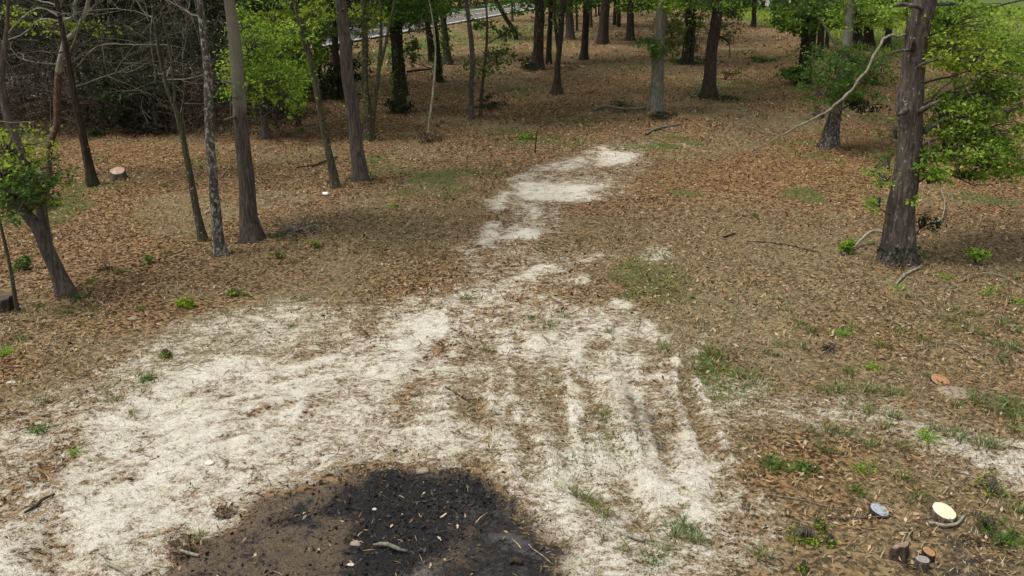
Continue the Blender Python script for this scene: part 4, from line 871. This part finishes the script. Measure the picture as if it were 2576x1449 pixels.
stump(2374, 961, 44, 6, 'tree stump with a bright orange cut face beside pale sawdust', orange, 'pine', (-.1, .35), 1.1, flare=.1)
stump(2266, 1380, 44, 32, 'rough brown split stump standing in the burnt leaf litter', brownw, 'pine', (.45, -.5), .85, .20, .6)
stump(2339, 1388, 30, 24, 'small charred black stump with an orange brown top', orange, 'dark', (-.25, .2), 1.05, .04, .1)
stump(2323, 1410, 34, 28, 'small round stump with a pale grey top in front of the charred stump', greyw, 'brown', (0, -.05), 1.0, .03, .2)
stump(293, 431, 36, 22, 'pale topped stump in brown litter beside the dark leaning trunk', pink, 'brown', (-.1, .3), 1.0, .10, .6)
stump(4, 755, 40, 34, 'dark rotten stump at the edge of the litter by the thin stem', wood_mat('rotten wood', (.02, .015, .012), (.06, .045, .035)), 'dark', (.1, .1), 1.0, .1, .3)
# a curved surface root beside the cream stump, sawdust, chips
def fallen(pts, label, bark, name='fallen_branch', cat='branch', z=.02, subs=(), group=None, wob=.006):
    mb = MB(); c = None
    for line in [pts] + list(subs):
        q = np.array([[*G(x, y), (d[0] if d else z)] for x, y, _, *d in line]); q[:, 2] += ground_z(q[:, 0], q[:, 1])
        r = np.array([wd * .5 * m_per_px(v[1], l[1]) for v, l, wd in zip(q, line, [l[2] for l in line])])
        q[:, 2] += r * .6
        p, rr, _ = resample(q, r, .07, wob); tube(mb, p, rr, 8, .1, 2)
        if c is None: c = q[0].copy()
    return tag(mb.build(name, BARK[bark], off=c, loc=c), label, cat, group)
fallen([(2335,1318,7),(2360,1325,8),(2385,1326,9),(2410,1316,8),(2425,1302,7)], 'curved bare root hugging the foot of the cream topped stump', 'pale', 'surface_root', 'root', .03)
fallen([(2118,646,5),(2150,628,7,.06),(2185,616,8,.25),(2215,619,8,.3),(2242,618,8,.32),(2270,601,7,.3),(2295,590,6,.2),(2345,570,4,.1),(2368,556,4,.08),(2376,515,3,.05),(2366,480,3,.03)], 'long pale fallen branch lying crooked across the foot of the big trunk', 'pale')
fallen([(2317,672,6),(2295,687,7),(2270,702,7),(2253,718,5)], 'short pale fallen branch on the litter just in front of the big trunk', 'pale')
fallen([(1492,282,7),(1520,277,8,.1),(1560,283,8,.12),(1600,286,8,.1),(1640,284,7,.05)], 'mossy fallen log lying beside the large grey trunk', 'grey', 'fallen_log', 'log', .05)
fallen([(1625,340,6),(1645,330,7),(1675,322,7),(1710,316,4)], 'forked fallen branch on the litter in front of the large grey trunk', 'grey', subs=[[(1665,325,3),(1690,335,3),(1715,332,2)]])
fallen([(62,1287,6),(85,1272,8),(105,1258,8),(140,1247,5)], 'dark curved stick lying on the pale sand near the rut', 'dark', 'stick', 'stick')
fallen([(1120,978,3.5),(1160,997,4.5),(1175,1005,3),(1195,1018,3)], 'thin dark stick with a side twig lying on open sand', 'twigdark', 'stick', 'stick', subs=[[(1172,1003,3),(1200,1005,2.5),(1215,1000,2)]])
fallen([(2080,1306,4),(2130,1304,5),(2180,1303,5),(2235,1305,4)], 'long thin brown stick in front of the blue grey stump', 'brown', 'stick', 'stick')
fallen([(1930,1252,4),(1990,1257,4),(2080,1277,4),(2150,1280,3)], 'long thin stick leading to the blue grey stump', 'twig', 'stick', 'stick')
fallen([(1578,1352,10),(1598,1358,11),(1620,1368,9)], 'short pale split chunk of wood on the ground beside the burnt area', 'pale', 'wood_chunk', 'wood', subs=[[(1615,1362,2.5),(1650,1366,3),(1685,1380,2.5)]])
fallen([(785,425,4),(830,405,5),(850,400,3)], 'dark crooked stick lying behind the slender leaning trunk', 'dark', 'stick', 'stick', .05, subs=[[(745,425,3),(790,420,3),(820,408,3)]])
fallen([(1025,188,6),(1050,183,7,.1),(1085,181,5)], 'dark fallen log in the litter before the road', 'dark', 'fallen_log', 'log', .1, subs=[[(1030,168,3,.3),(1060,175,3,.2),(1095,180,3)]])
fallen([(2230,805,4),(2265,820,4),(2300,823,3)], 'pale twig on the weedy litter below the big trunk', 'twig', 'stick', 'stick', subs=[[(2300,812,3),(2350,835,3),(2385,850,3)]])
fallen([(2365,868,3),(2400,870,4),(2440,895,4),(2462,910,4)], 'thin grey stick near the orange topped stump', 'twig', 'stick', 'stick', subs=[[(2365,868,3),(2330,880,3),(2300,890,2)]])
fallen([(2545,872,4),(2572,888,5),(2590,896,4)], 'pale stick at the weedy edge of the clearing', 'pale', 'stick', 'stick')
fallen([(2060,908,3),(2080,890,4),(2098,880,3)], 'thin stick leaning from the torn brown root ball', 'brown', 'stick', 'stick', .04)
fallen([(2470,690,4),(2520,700,4),(2576,728,3)], 'long thin grey branch on the litter by the lone round bush', 'twig', subs=[[(2430,705,3),(2460,698,3)]])
fallen([(1820,600,4),(1850,590,6),(1845,592,4)], 'dark short stick on the bare path litter', 'dark', 'stick', 'stick')
fallen([(1880,610,3),(1960,615,4),(2060,640,3)], 'long thin stick lying on the dry grass', 'twigdark', 'stick', 'stick')
fallen([(270,1423,9),(300,1440,10),(330,1455,9)], 'pale broken stick at the lower edge of the clearing beside the burnt area', 'pale', 'stick', 'stick')
fallen([(425,1385,7),(470,1392,10),(500,1402,7)], 'grey driftwood piece in the debris at the burnt edge', 'pale', 'stick', 'stick')
fallen([(1330,1375,2.5),(1360,1400,3),(1390,1420,2.5)], 'thin pale twig lying on the burnt ground', 'pale', 'stick', 'stick')
fallen([(940,1372,5),(965,1374,12),(1000,1383,10),(1025,1387,5)], 'half burnt log end with a grey ashy side in the burnt area', 'grey', 'burnt_log', 'log', .04)
fallen([(1280,1425,16),(1297,1422,20),(1312,1430,12)], 'black charred wood lump near the lower edge of the burnt area', 'dark', 'burnt_log', 'log', .02)
fallen([(1925,1050,3),(1925,1045,2),(1890,1090,2)], 'fine twig on the dry grass by the brown litter patch', 'twig', 'stick', 'stick')
# root clump and torn root ball
for px, py, w_, lab, bk, nn in [(752, 592, 52, 'clump of exposed dead roots in a low mound beside the stout grey tree', 'twig', 40), (2085, 880, 18, 'torn brown root ball on the weedy litter', 'red', 30), (560, 1290, 26, 'grey dry twig and leaf debris at the corner of the burnt area', 'twig', 40), (460, 1385, 40, 'brown heap of dry twigs at the burnt edge', 'brown', 60),
                                (2450, 1370, 18, 'bundle of pale splayed dead stems beside the cream topped stump', 'pale', 14), (270, 675, 14, 'small dark pile of dead twigs in the litter', 'dark', 24)]:
    q = G(px, py); g = np.random.default_rng(int(px)); b3 = np.array([q[0], q[1], gz(*q)]); k = m_per_px(q[1], py); mb = MB()
    for j in range(nn):
        s0 = b3 + np.array([g.normal(0, w_ * k * .35), g.normal(0, w_ * k * .35), .02]); a = g.uniform(0, 6.28)
        sprout(mb, s0, (math.cos(a), math.sin(a), g.uniform(-.1, .5)), w_ * k * g.uniform(.5, 1.2), g.uniform(.006, .015) * (1.7 if py < 700 else 1 if py < 1000 else .6), 1, g, 2, -.25, 4, curl=.5)
    L = MB(); pt = b3 + np.c_[g.normal(0, w_ * k * .5, (60, 2)), np.abs(g.normal(0, .05, 60))]; leaf_quads(L, pt, .06, g, .4)
    root = empty('root_clump' if 'root' in lab else 'twig_pile', b3, lab, 'roots' if 'root' in lab else 'twig pile'); mb.build('roots' if 'root' in lab else 'twigs', BARK[bk], root, off=b3); L.build('dead_leaves', LEAF['brown'], root, smooth=False, off=b3)
# thin stake, small white cup, thin stem by the stump, ivy vine
q = G(1346, 388); Y = q[1]; mb = MB()
p = np.array([P(1346, 390, Y), P(1348, 360, Y), P(1350, 340, Y), P(1352, 321, Y)]); tube(mb, *resample(p, [.022, .02, .018, .008], .1, .006)[:2], 6)
tag(mb.build('wooden_stake', BARK['dark'], off=p[0], loc=p[0]), 'thin upright dark stake in the litter beside the far end of the sand track', 'stake')
q = G(819, 491); k = m_per_px(q[1], 491); c3 = np.array([q[0], q[1], gz(*q) + .05]); mb = MB(); ax = np.array([.95, -.3, .0])
tube(mb, np.array([c3 - ax * .075, c3 - ax * .07, c3 + ax * .07, c3 + ax * .075]), np.array([.005, .035, .048, .046]), 14)
tag(mb.build('paper_cup', plain_mat('white paper', (.75, .76, .78), (.82, .83, .85), 4), off=c3, loc=c3), 'small white paper cup lying on its side in brown leaf litter', 'cup')
tree('sapling', 'thin bare stem rising at the edge of the litter beside the dark rotten stump', 'tree', [[(44,785,12),(36,740,10),(28,690,9),(14,620,8),(0,560,7),(-20,480,6)]], 'moss', 4, None, bare=3)
# sawdust spread by the orange stump
q = G(2402, 985); g = np.random.default_rng(5); a = np.linspace(0, 6.283, 28, endpoint=False); V = []
rr_ = np.array([.26, .18]); ring = [1.0, .75, .4, .02]
for i_, t_ in enumerate(ring):
    jit = 1 + .22 * (fbm(np.cos(a) * 2, np.sin(a) * 2, 1.3, 3, 8) - .5)
    x_ = q[0] + np.cos(a) * .24 * t_ * jit; y_ = q[1] + np.sin(a) * .22 * t_ * jit
    V.append(np.stack([x_, y_, ground_z(x_, y_) + [-.004, .016, .026, .03][i_]], 1))
V = np.concatenate(V); i = np.arange(3 * 28); jj = i // 28 * 28 + (i % 28 + 1) % 28
o = mesh_np('sawdust', V, np.stack([i, jj, jj + 28, i + 28], 1), plain_mat('sawdust', (.15, .115, .085), (.30, .245, .195), 24), smooth=True); o['kind'] = 'stuff'; o['label'] = 'pale sawdust spread beside the orange topped stump'

# ------------------------------------------------------------------ green tufts, one object each
def blades(mb, c, n, h, spread, g, wd=.012, lean=.5):
    a = g.uniform(0, 6.28, n); rr = np.abs(g.normal(0, spread, n)); b = np.stack([np.cos(a) * rr, np.sin(a) * rr, np.full(n, -.01)], 1) + c
    d = np.stack([np.cos(a + g.normal(0, .8, n)), np.sin(a + g.normal(0, .8, n)), np.zeros(n)], 1); s = np.stack([-d[:, 1], d[:, 0], np.zeros(n)], 1)
    hh = h * g.uniform(.5, 1.2, n)[:, None]; ln = hh * g.uniform(.2, 1, n)[:, None] * lean; up = np.array([0, 0, 1.])
    w_ = wd * g.uniform(.7, 1.4, n)[:, None]
    m = b + d * ln * .45 + up * hh * .62; t = b + d * ln * 1.1 + up * hh * g.uniform(.75, 1.05, n)[:, None]
    V = np.stack([b - s * w_ * .5, b + s * w_ * .5, m + s * w_ * .45, m - s * w_ * .45, t + s * w_ * .08, t - s * w_ * .08], 1).reshape(-1, 3)
    i = np.arange(n)[:, None] * 6; mb.add(V, np.concatenate([i + np.array([0, 1, 2, 3]), i + np.array([3, 2, 4, 5])]))
protos = {}
for kind in ('grass', 'mid', 'bright', 'olive'):
    for v in range(3):
        g = np.random.default_rng(1000 + v + len(protos) * 7); mb = MB()
        blades(mb, np.zeros(3), 60, .105, .075, g, .008, 1.3)
        if kind in ('bright', 'mid'): leaf_quads(mb, g.normal(0, 1, (70, 3)) * np.array([.075, .075, .025]) + np.array([0, 0, .05]), .042, g, .4)
        o = mb.build('grass_tuft', LEAF[kind], smooth=False); protos[kind, v] = o.data; bpy.data.objects.remove(o)
LAND = [(2255,660,'big scarred trunk'),(2374,965,'orange topped stump'),(2402,990,'sawdust'),(2382,1300,'cream topped stump'),(2219,1292,'blue grey stump'),(2323,1420,'small grey topped stump'),(2085,882,'torn brown root ball'),(2455,668,'lone round bush'),
        (2125,640,'bush at the branch tip'),(1346,388,'thin stake'),(1530,400,'far sand patch'),(1310,760,'red pine straw patch'),(1290,1000,'narrow sand ridge'),(1600,1000,'dark scorched rut'),(1598,1358,'pale wood chunk'),(1400,1340,'edge of the burnt area'),(752,592,'dead root clump'),
        (635,605,'stout grey brown tree'),(907,453,'double ridged trunk'),(1652,288,'large grey trunk'),(293,440,'pale topped stump'),(168,742,'forked leaning tree'),(467,770,'lime weed patch'),(423,903,'yellow green sand weed'),(44,785,'thin bare stem'),(819,490,'paper cup'),(2029,1358,'yellow seedling patch'),(1870,960,'green mossy patch'),(2490,1245,'yellowing bramble')]
KIND_WORD = {'grass': 'green grass', 'mid': 'dark green leafy', 'bright': 'bright green leafy', 'olive': 'dull olive'}
USED = {}
def tufts(lst, label, group, kind='grass'):
    for x, y, *s in lst:
        q = G(x, y); sz = s[0] if s else 1.0; kd = s[1] if len(s) > 1 else kind
        o = link('grass_tuft', protos[kd, random.randrange(3)], None, (q[0], q[1], gz(*q)))
        k = sz * random.uniform(.85, 1.15); k *= .82; o.scale = (k * 1.15, k * 1.15, k * random.uniform(.8, 1.1)); o.rotation_euler = (0, 0, random.uniform(0, 6.28))
        if group:
            l = min(LAND, key=lambda l: (l[0] - x) ** 2 + ((l[1] - y) * 1.6) ** 2); dx, dy = x - l[0], (y - l[1]) * 1.6
            far = math.hypot(dx, dy); rel = ('in front of' if dy > 0 else 'behind') if abs(dy) > abs(dx) else ('to the right of' if dx > 0 else 'to the left of')
            label = f"{'bushy' if sz > 1.25 else 'small' if sz > .95 else 'tiny'} {KIND_WORD[kd]} tuft {'close ' if far < 70 else 'well ' if far > 170 else ''}{rel} the {l[2]}"
        USED[label] = USED.get(label, 0) + 1
        tag(o, label if USED[label] == 1 else label.replace(' tuft ', [' spreading tuft ', ' ragged tuft ', ' leaning tuft '][min(2, USED[label] - 2)]), 'grass tuft', group)
tufts([(1947,1178,1.15,'mid')], 'smaller dark green leafy tuft in brown litter beside the red brown patch', None)
tufts([(2020,1183,1.5,'mid')], 'larger dark green leafy tuft in brown litter beside the red brown patch', None)
tufts([(2117,842,1.3,'bright')], 'bright green clover tuft above the torn root ball', None)
tufts([(2439,836,1.6,'grass')], 'bushy grass tuft in litter behind the orange topped stump', None)
tufts([(2130,1097,1.1,'grass')], 'fresh green flat bladed tuft on pale ground beside brown pine straw', None)
tufts([(1388,822,1.2,'grass'),], 'green grass tuft at the sand edge below the red pine straw patch', None)
tufts([(1338,801,.7,'mid')], 'small dark tuft at the foot of the red pine straw patch', None)
tufts([(1221,878,.9,'grass')], 'single green tuft on open sand below the sand track', None)
tufts([(1668,882,1.1,'grass')], 'green tuft on cracked sand at the edge of the tyre ruts', None)
tufts([(1911,1397,1.2,'grass')], 'green tuft at the lower edge of the litter beside the bare sand', None)
tufts([(187,1141,.8,'bright')], 'tiny yellow green sprig on the sandy slope', None)
tufts([(500,1345,1.0,'olive')], 'olive green tuft at the corner of the burnt area', None)
tufts([(1959,752),(1984,785),(2012,813),(2047,832,1.2,'olive'),(2139,826,1.3,'olive'),(2260,728,1,'bright'),(2280,748),(2262,836,1.3,'olive'),(2312,855,1.1,'olive'),(2225,878,1.3,'olive'),(1972,872,1.2),(2025,875,1.2),(1942,892,1.1),(2135,938,1.2,'olive'),(2194,928,.9,'bright'),(2252,935,1),(2335,945,1.1),(1861,938,1),(1845,805,.9),(1788,892,1.5,'olive'),(1748,922,1,'olive')],
      'small green weed tuft on the dry litter between the big trunk and the orange topped stump', 'weed tufts on the litter below the big trunk')
tufts([(2399,778,1.2),(2399,802,1.3,'olive'),(2452,788,1.3,'olive'),(2529,815,1.5),(2565,832,1.4),(2479,742,1,'bright'),(2499,733,.9,'bright'),(2562,762,1,'bright'),(2375,698,1,'bright'),(2499,868,1.3),(2539,878,1.4),(2522,908,1.2),(2560,700,1.2)],
      'green weed tuft on the weedy ground behind the orange topped stump', 'weed tufts behind the orange topped stump')
tufts([(2455,1011,1.5),(2402,1018,1.1),(2440,990,1),(2509,1035,1.5),(2542,1025,1.3),(2562,1055,1.5),(2562,1088,1.3),(2530,1010,1.1)], 'bushy green grass tuft beside the pale sawdust', 'grass tufts beside the sawdust')
tufts([(2075,988,1.2,'olive'),(2110,988,1.4),(2184,981,1.4),(2259,998,1.4),(2139,1011,.9),(2185,1041,1.2,'olive'),(2242,1055,1.2,'olive'),(2345,1078,1.1,'olive'),(2084,1086,1.1),(2040,1088,.8),(2329,1105,1.2,'bright'),(2395,1091,1,'olive'),(2415,1098,1),(2474,1115,1.3),(2504,1115,1.2),(2189,1125,1.2),(2269,1125,1,'olive'),(2072,1133,1.3),(2230,1075,.8)],
      'green grass tuft on the grey sandy strip between the two cut stumps', 'grass tufts on the grey sandy strip')
tufts([(2172,1186,.9,'bright'),(2199,1178,.8),(2155,1238,.9,'mid'),(2265,1208,1.1,'olive'),(2312,1255,1.1,'olive'),(2540,1330,1.4),(2560,1290,1.2),(2530,1370,1.2,'mid')], 'small green tuft in the litter above the blue grey and cream stumps', 'tufts above the low stumps')
tufts([(1698,1345,1.3),(1751,1361,1.2),(1648,1398,1),(1568,1391,.9),(1640,1420,.9,'olive'),(1725,1320,1)], 'short green grass tuft on the dry ground right of the burnt area', 'grass tufts beside the burnt area')
tufts([(1521,1045,1.2,'olive'),(1475,1251,1.1,'olive'),(1518,1298,1.2,'olive'),(1500,1270,1,'olive'),(1420,795,.8),(1535,838,.8),(1365,625,1.1,'olive'),(1701,733,.9,'olive'),(1164,752,1.1,'olive'),(1440,1240,1,'olive')], 'thin olive grass tuft growing in the sandy wheel track', 'grass tufts in the sandy track')
tufts([(986,518,1.1,'bright'),(744,662,.9,'olive'),(704,605,.9,'mid'),(734,825,1,'olive'),(761,755,.9,'olive'),(1010,345,1,'mid'),(760,330,1.3,'mid'),(900,640,.9,'olive'),(1901,542,1.2),(1250,350,1.3),(1500,360,1.2)], 'small green tuft in the open brown litter between the left trees and the track', 'tufts in the open litter')
tufts([(137,515,1.3,'bright'),(420,635,1,'olive'),(227,708,1,'mid'),(192,752,1.1,'mid'),(233,782,1.2,'olive'),(168,788,1,'olive'),(55,852,.9,'mid'),(7,892,1.4,'bright'),(100,768,1,'mid'),(113,822,1,'olive'),(300,685,1.3,'olive'),(350,780,1,'olive'),(420,470,1.2,'olive'),(300,470,1.2,'olive'),(500,400,1.3,'olive')], 'small green tuft in the brown litter under the leaning trees', 'tufts under the leaning trees')
tufts([(370,962,.9,'mid'),(110,1010,.8,'olive'),(290,1010,1,'olive'),(100,1080,.9,'mid'),(330,1040,.8,'olive')], 'small tuft on the mossy band along the sand', 'tufts along the mossy band')

# ------------------------------------------------------------------ pale leaves and scraps on the burnt ground, each one object
g = np.random.default_rng(12); pm = {}
for v in range(4):
    n = 7; t = np.linspace(0, 1, n); wv_ = np.sin(np.pi * t ** .8) * (.19 + .09 * np.sin(t * (14 + v * 3))); V = []
    for i in range(n):
        z = .22 * math.sin(t[i] * 3.1 + v) + .02
        V += [(t[i] - .5, -wv_[i], z + .12), (t[i] - .5, 0, z), (t[i] - .5, wv_[i], z + .10 * (v % 2))]
    F = []
    for i in range(n - 1):
        b = i * 3; F += [[b, b + 3, b + 4, b + 1], [b + 1, b + 4, b + 5, b + 2]]
    o = mesh_np('dry_leaf', V, F, LEAF['ashleaf']); pm[v] = o.data; bpy.data.objects.remove(o)
lp = [(765,1290),(785,1283),(748,1293),(958,1277),(1115,1292),(1120,1300),(860,1307),(905,1329),(985,1318),(930,1330),(1105,1355),(1125,1345),(830,1372),(845,1370),(800,1385),(815,1380),(880,1412),(947,1420),(1066,1241),(1065,1251),(1170,1295),(520,1280),(535,1275),(690,1190),(1150,1322),(890,1340),(1010,1290),(1040,1300),(1190,1400),(720,1420),(640,1400),(560,1420),(1345,1316),(1320,1360),(1080,1425)]
lp = lp[::2]
for i, (x, y) in enumerate(lp):
    q = G(x, y); o = link('dry_leaf', pm[i % 4], None, (q[0], q[1], gz(*q) + .012)); s = g.uniform(.045, .08); o.scale = (s, s, s); o.rotation_euler = (g.normal(0, .3), g.normal(0, .3), g.uniform(0, 6.28))
    tag(o, 'pale dry oak leaf lying on the burnt ground', 'leaf', 'pale dry leaves on the burnt ground')
def scrap(px, py, r, mt, label, name, cat, h=.6):
    q = G(px, py); g = np.random.default_rng(int(px + py)); a = np.linspace(0, 6.283, 12, endpoint=False); V = []
    for t_, z in ((1.0, -.2), (1.05, .25), (.7, .8), (.05, 1)):
        jit = 1 + .5 * (vnoise(np.cos(a) * 2 + px, np.sin(a) * 2 + t_ * 3, 1.2, 3) - .5); V.append(np.stack([np.cos(a) * r * t_ * jit * 1.3, np.sin(a) * r * t_ * jit, np.full(12, z * r * h) + g.normal(0, r * .05, 12)], 1))
    V = np.concatenate(V); i = np.arange(36); jj = i // 12 * 12 + (i % 12 + 1) % 12
    return tag(mesh_np(name, V, np.stack([i, jj, jj + 12, i + 12], 1), mt, loc=(q[0], q[1], gz(*q))), label, cat)
wa = plain_mat('white ash', (.30, .29, .28), (.60, .59, .57), 40); ro = plain_mat('stone', (.18, .15, .12), (.30, .25, .20), 20)
scrap(882, 1416, .028, wa, 'white ashy lump at the lower edge of the burnt area', 'ash_lump', 'ash')
scrap(942, 1276, .02, wa, 'pale scrap in the middle of the black burnt area', 'ash_lump', 'ash')
scrap(895, 1357, .05, ro, 'small tan stone on the black burnt ground', 'stone', 'stone')
scrap(1063, 1188, .06, ro, 'grey tan stone on the upper rim of the burnt area', 'stone', 'stone')
scrap(527, 1165, .05, plain_mat('pale stone', (.5, .46, .39), (.6, .56, .49), 14), 'cream flat stone on the pale sand', 'stone', 'stone', .35)
scrap(405, 895, .03, wa, 'white scrap on the mossy band by the lime weed', 'litter_scrap', 'litter')
scrap(335, 805, .06, ro, 'grey bark scrap at the edge of the brown litter', 'bark_scrap', 'bark', .4)
scrap(28, 962, .05, plain_mat('pale wood', (.32, .29, .25), (.45, .42, .37), 14), 'pale wood scrap in the litter beside the sandy slope', 'wood_scrap', 'wood', .3)
scrap(1070, 893, .03, plain_mat('cone brown', (.05, .035, .025), (.1, .07, .05), 30), 'small dark pine cone on bright sand', 'pine_cone', 'pine cone', .9)
scrap(1205, 622, .05, plain_mat('cone dark', (.05, .035, .025), (.1, .07, .05), 30), 'small dark pine cone beside the sand gully', 'pine_cone', 'pine cone', .9)

# ------------------------------------------------------------------ leaf litter, dry grass, twigs: nobody could count them
def wedge(y0, y1, dens, g):
    ar = (y1 - y0) * 2 * (.62 * (y0 + y1) / 2 + 2.5); n = int(ar * dens)
    y = g.uniform(0, 1, n) * (y1 - y0) + y0; x = g.uniform(-1, 1, n) * (.62 * y + 2.5); k = g.random(n) < (.62 * y + 2.5) / (.62 * y1 + 2.5)
    return x[k], y[k]
g = np.random.default_rng(77)
L1, L2 = MB(), MB()
for y0, y1, dn, sz in [(5.5, 12, 420, .052), (12, 20, 300, .062), (20, 32, 175, .072), (32, 52, 68, .102), (52, 105, 14, .18)]:
    x, y = wedge(y0, y1, dn, g); c = samp(sand_cov, x, y); cc = samp(char_n, x, y); ol = samp(olive, x, y)
    patch = .12 + 1.15 * sstep(.28, .62, fbm(x, y, .55, 4, 91))
    keep = g.random(len(x)) < (1 - .90 * c) * (1 - .55 * samp(wide, x, y) / .5) * (1 - .62 * sstep(.25, .5, samp(sand, x, y))) * (1 - .95 * cc) * (1 - .22 * ol) * patch; x, y = x[keep], y[keep]
    rd_ = samp(red, x, y) > g.uniform(.1, 1.1, len(x)); z = ground_z(x, y) + .004 + g.random(len(x)) * .02
    pts = np.stack([x, y, z], 1)
    leaf_quads(L1, pts[~rd_], sz * 1.1, g, .38, .36, var=.6); leaf_quads(L2, pts[rd_], sz * 1.1, g, .45, .26, var=.6)
    big_ = g.random(len(pts)) < .02; leaf_quads(L1, pts[big_] + [0, 0, .005], sz * 1.5, g, .4, .45, var=.4)
    st_ = pts[g.random(len(pts)) < .30] + g.normal(0, .05, (1, 3)) * [1, 1, 0]; leaf_quads(L2, st_, sz * 2.3, g, .80, .07, var=.5)
for bx, by, br in BASES:
    if by > 60: continue
    n_ = int((18 if br < .14 else 70) * (1 if by < 30 else .5)); a_ = g.uniform(0, 6.28, n_); rr_ = br * 1.05 + np.abs(g.normal(0, .10 + br * .5, n_)); x_ = bx + np.cos(a_) * rr_; y_ = by + np.sin(a_) * rr_
    leaf_quads(L1, np.stack([x_, y_, ground_z(x_, y_) + .10 * np.exp(-(rr_ - br) / .12) * g.random(n_)], 1), .075 if by < 22 else .11, g, .3, .45, var=.5)
o = L1.build('leaf_litter', LEAF['litter'], smooth=False); o['kind'] = 'stuff'; o['label'] = 'brown fallen leaves covering the forest floor'
o = L2.build('pine_straw', LEAF['redlitter'], smooth=False); o['kind'] = 'stuff'; o['label'] = 'red brown pine straw and leaves on the forest floor'
L3, L4 = MB(), MB()
for y0, y1, dn, h in [(5.5, 12, 420, .055), (12, 22, 210, .075), (22, 40, 45, .12), (40, 100, 8, .25)]:
    x, y = wedge(y0, y1, dn, g); f = samp(olive, x, y) * 1.1 + .15 + samp(sand, x, y) * .06; f *= (1 - samp(char_n, x, y) * .9) * (1 - .75 * samp(sand_cov, x, y))
    k = g.random(len(x)) < f; xa, ya = x[k], y[k]
    blades(L3, np.stack([xa, ya, ground_z(xa, ya)], 1), len(xa), h, .02, g, .007 + h * .03, 2.2)
    k = g.random(len(x)) < samp(green, x, y) * .9; xa, ya = x[k], y[k]
    for rep in range(2): blades(L4, np.stack([xa, ya, ground_z(xa, ya)], 1), len(xa), h * 1.1, .05, g, .006 + h * .04, 1.0)
n = 22000; x = g.uniform(24, 75, n); y = g.uniform(50, 130, n); LM = MB(); blades(LM, np.stack([x, y, 0 * x], 1), n, .35, .1, g, .06, .8); o = LM.build('meadow_grass', LEAF['yellow'], smooth=False); o['kind'] = 'stuff'; o['label'] = 'bright yellow green grass of the meadow beyond the big trunk'
o = L3.build('dry_grass', LEAF['drygrass'], smooth=False); o['kind'] = 'stuff'; o['label'] = 'thin dry tan grass on the clearing'
o = L4.build('green_grass', LEAF['grass'], smooth=False); o['kind'] = 'stuff'; o['label'] = 'short green grass patches'
mb = MB(); x, y = wedge(5.5, 20, 16, g); k = g.random(len(x)) < (.35 + .65 * (1 - samp(sand_cov, x, y))); x, y = x[k], y[k]
for xx, yy in zip(x, y):
    a = g.uniform(0, 6.28); l = g.uniform(.06, .32); d = np.array([math.cos(a), math.sin(a), g.normal(0, .06)]) * l; p0 = np.array([xx, yy, 0.012 + gz(xx, yy)])
    tube(mb, np.array([p0, p0 + d * .5 + g.normal(0, .015, 3), p0 + d]), np.array([1, .8, .5]) * g.uniform(.0025, .006), 3, cap=False)
o = mb.build('twig_litter', BARK['brown']); o['kind'] = 'stuff'; o['label'] = 'small dead twigs strewn over the ground'
edge = 4 * char_n * (1 - char_n); x, y = wedge(5.5, 13, 900, g); k = g.random(len(x)) < sstep(.15, .8, samp(edge, x, y)) * .75 * (fbm(x, y, 1.8, 3, 97) > .42) + .05 * samp(char_n, x, y); x, y = x[k], y[k]; mb = MB()
leaf_quads(mb, np.stack([x, y, ground_z(x, y) + .01], 1), .055, g, .2, .35, var=.6)
o = mb.build('edge_debris', LEAF['brown'], smooth=False); o['kind'] = 'stuff'; o['label'] = 'dead leaves and scraps gathered along the burnt edge'
# charcoal crumbs over the burnt ground and dark clods on the sand
x, y = wedge(5.5, 13, 1100, g); k = g.random(len(x)) < samp(core_n, x, y) * .8 + samp(char_n, x, y) * .20; x, y = x[k], y[k]; mb = MB()
leaf_quads(mb, np.stack([x, y, ground_z(x, y) + .002], 1), .034, g, .0, .8, var=.7)
o = mb.build('charcoal', leaf_mat('charcoal', [(.2, (.010, .010, .011)), (.6, (.028, .027, .028)), (.9, (.065, .062, .06))], 0, .2, .8), smooth=False); o['kind'] = 'stuff'; o['label'] = 'black charcoal crumbs on the burnt ground'
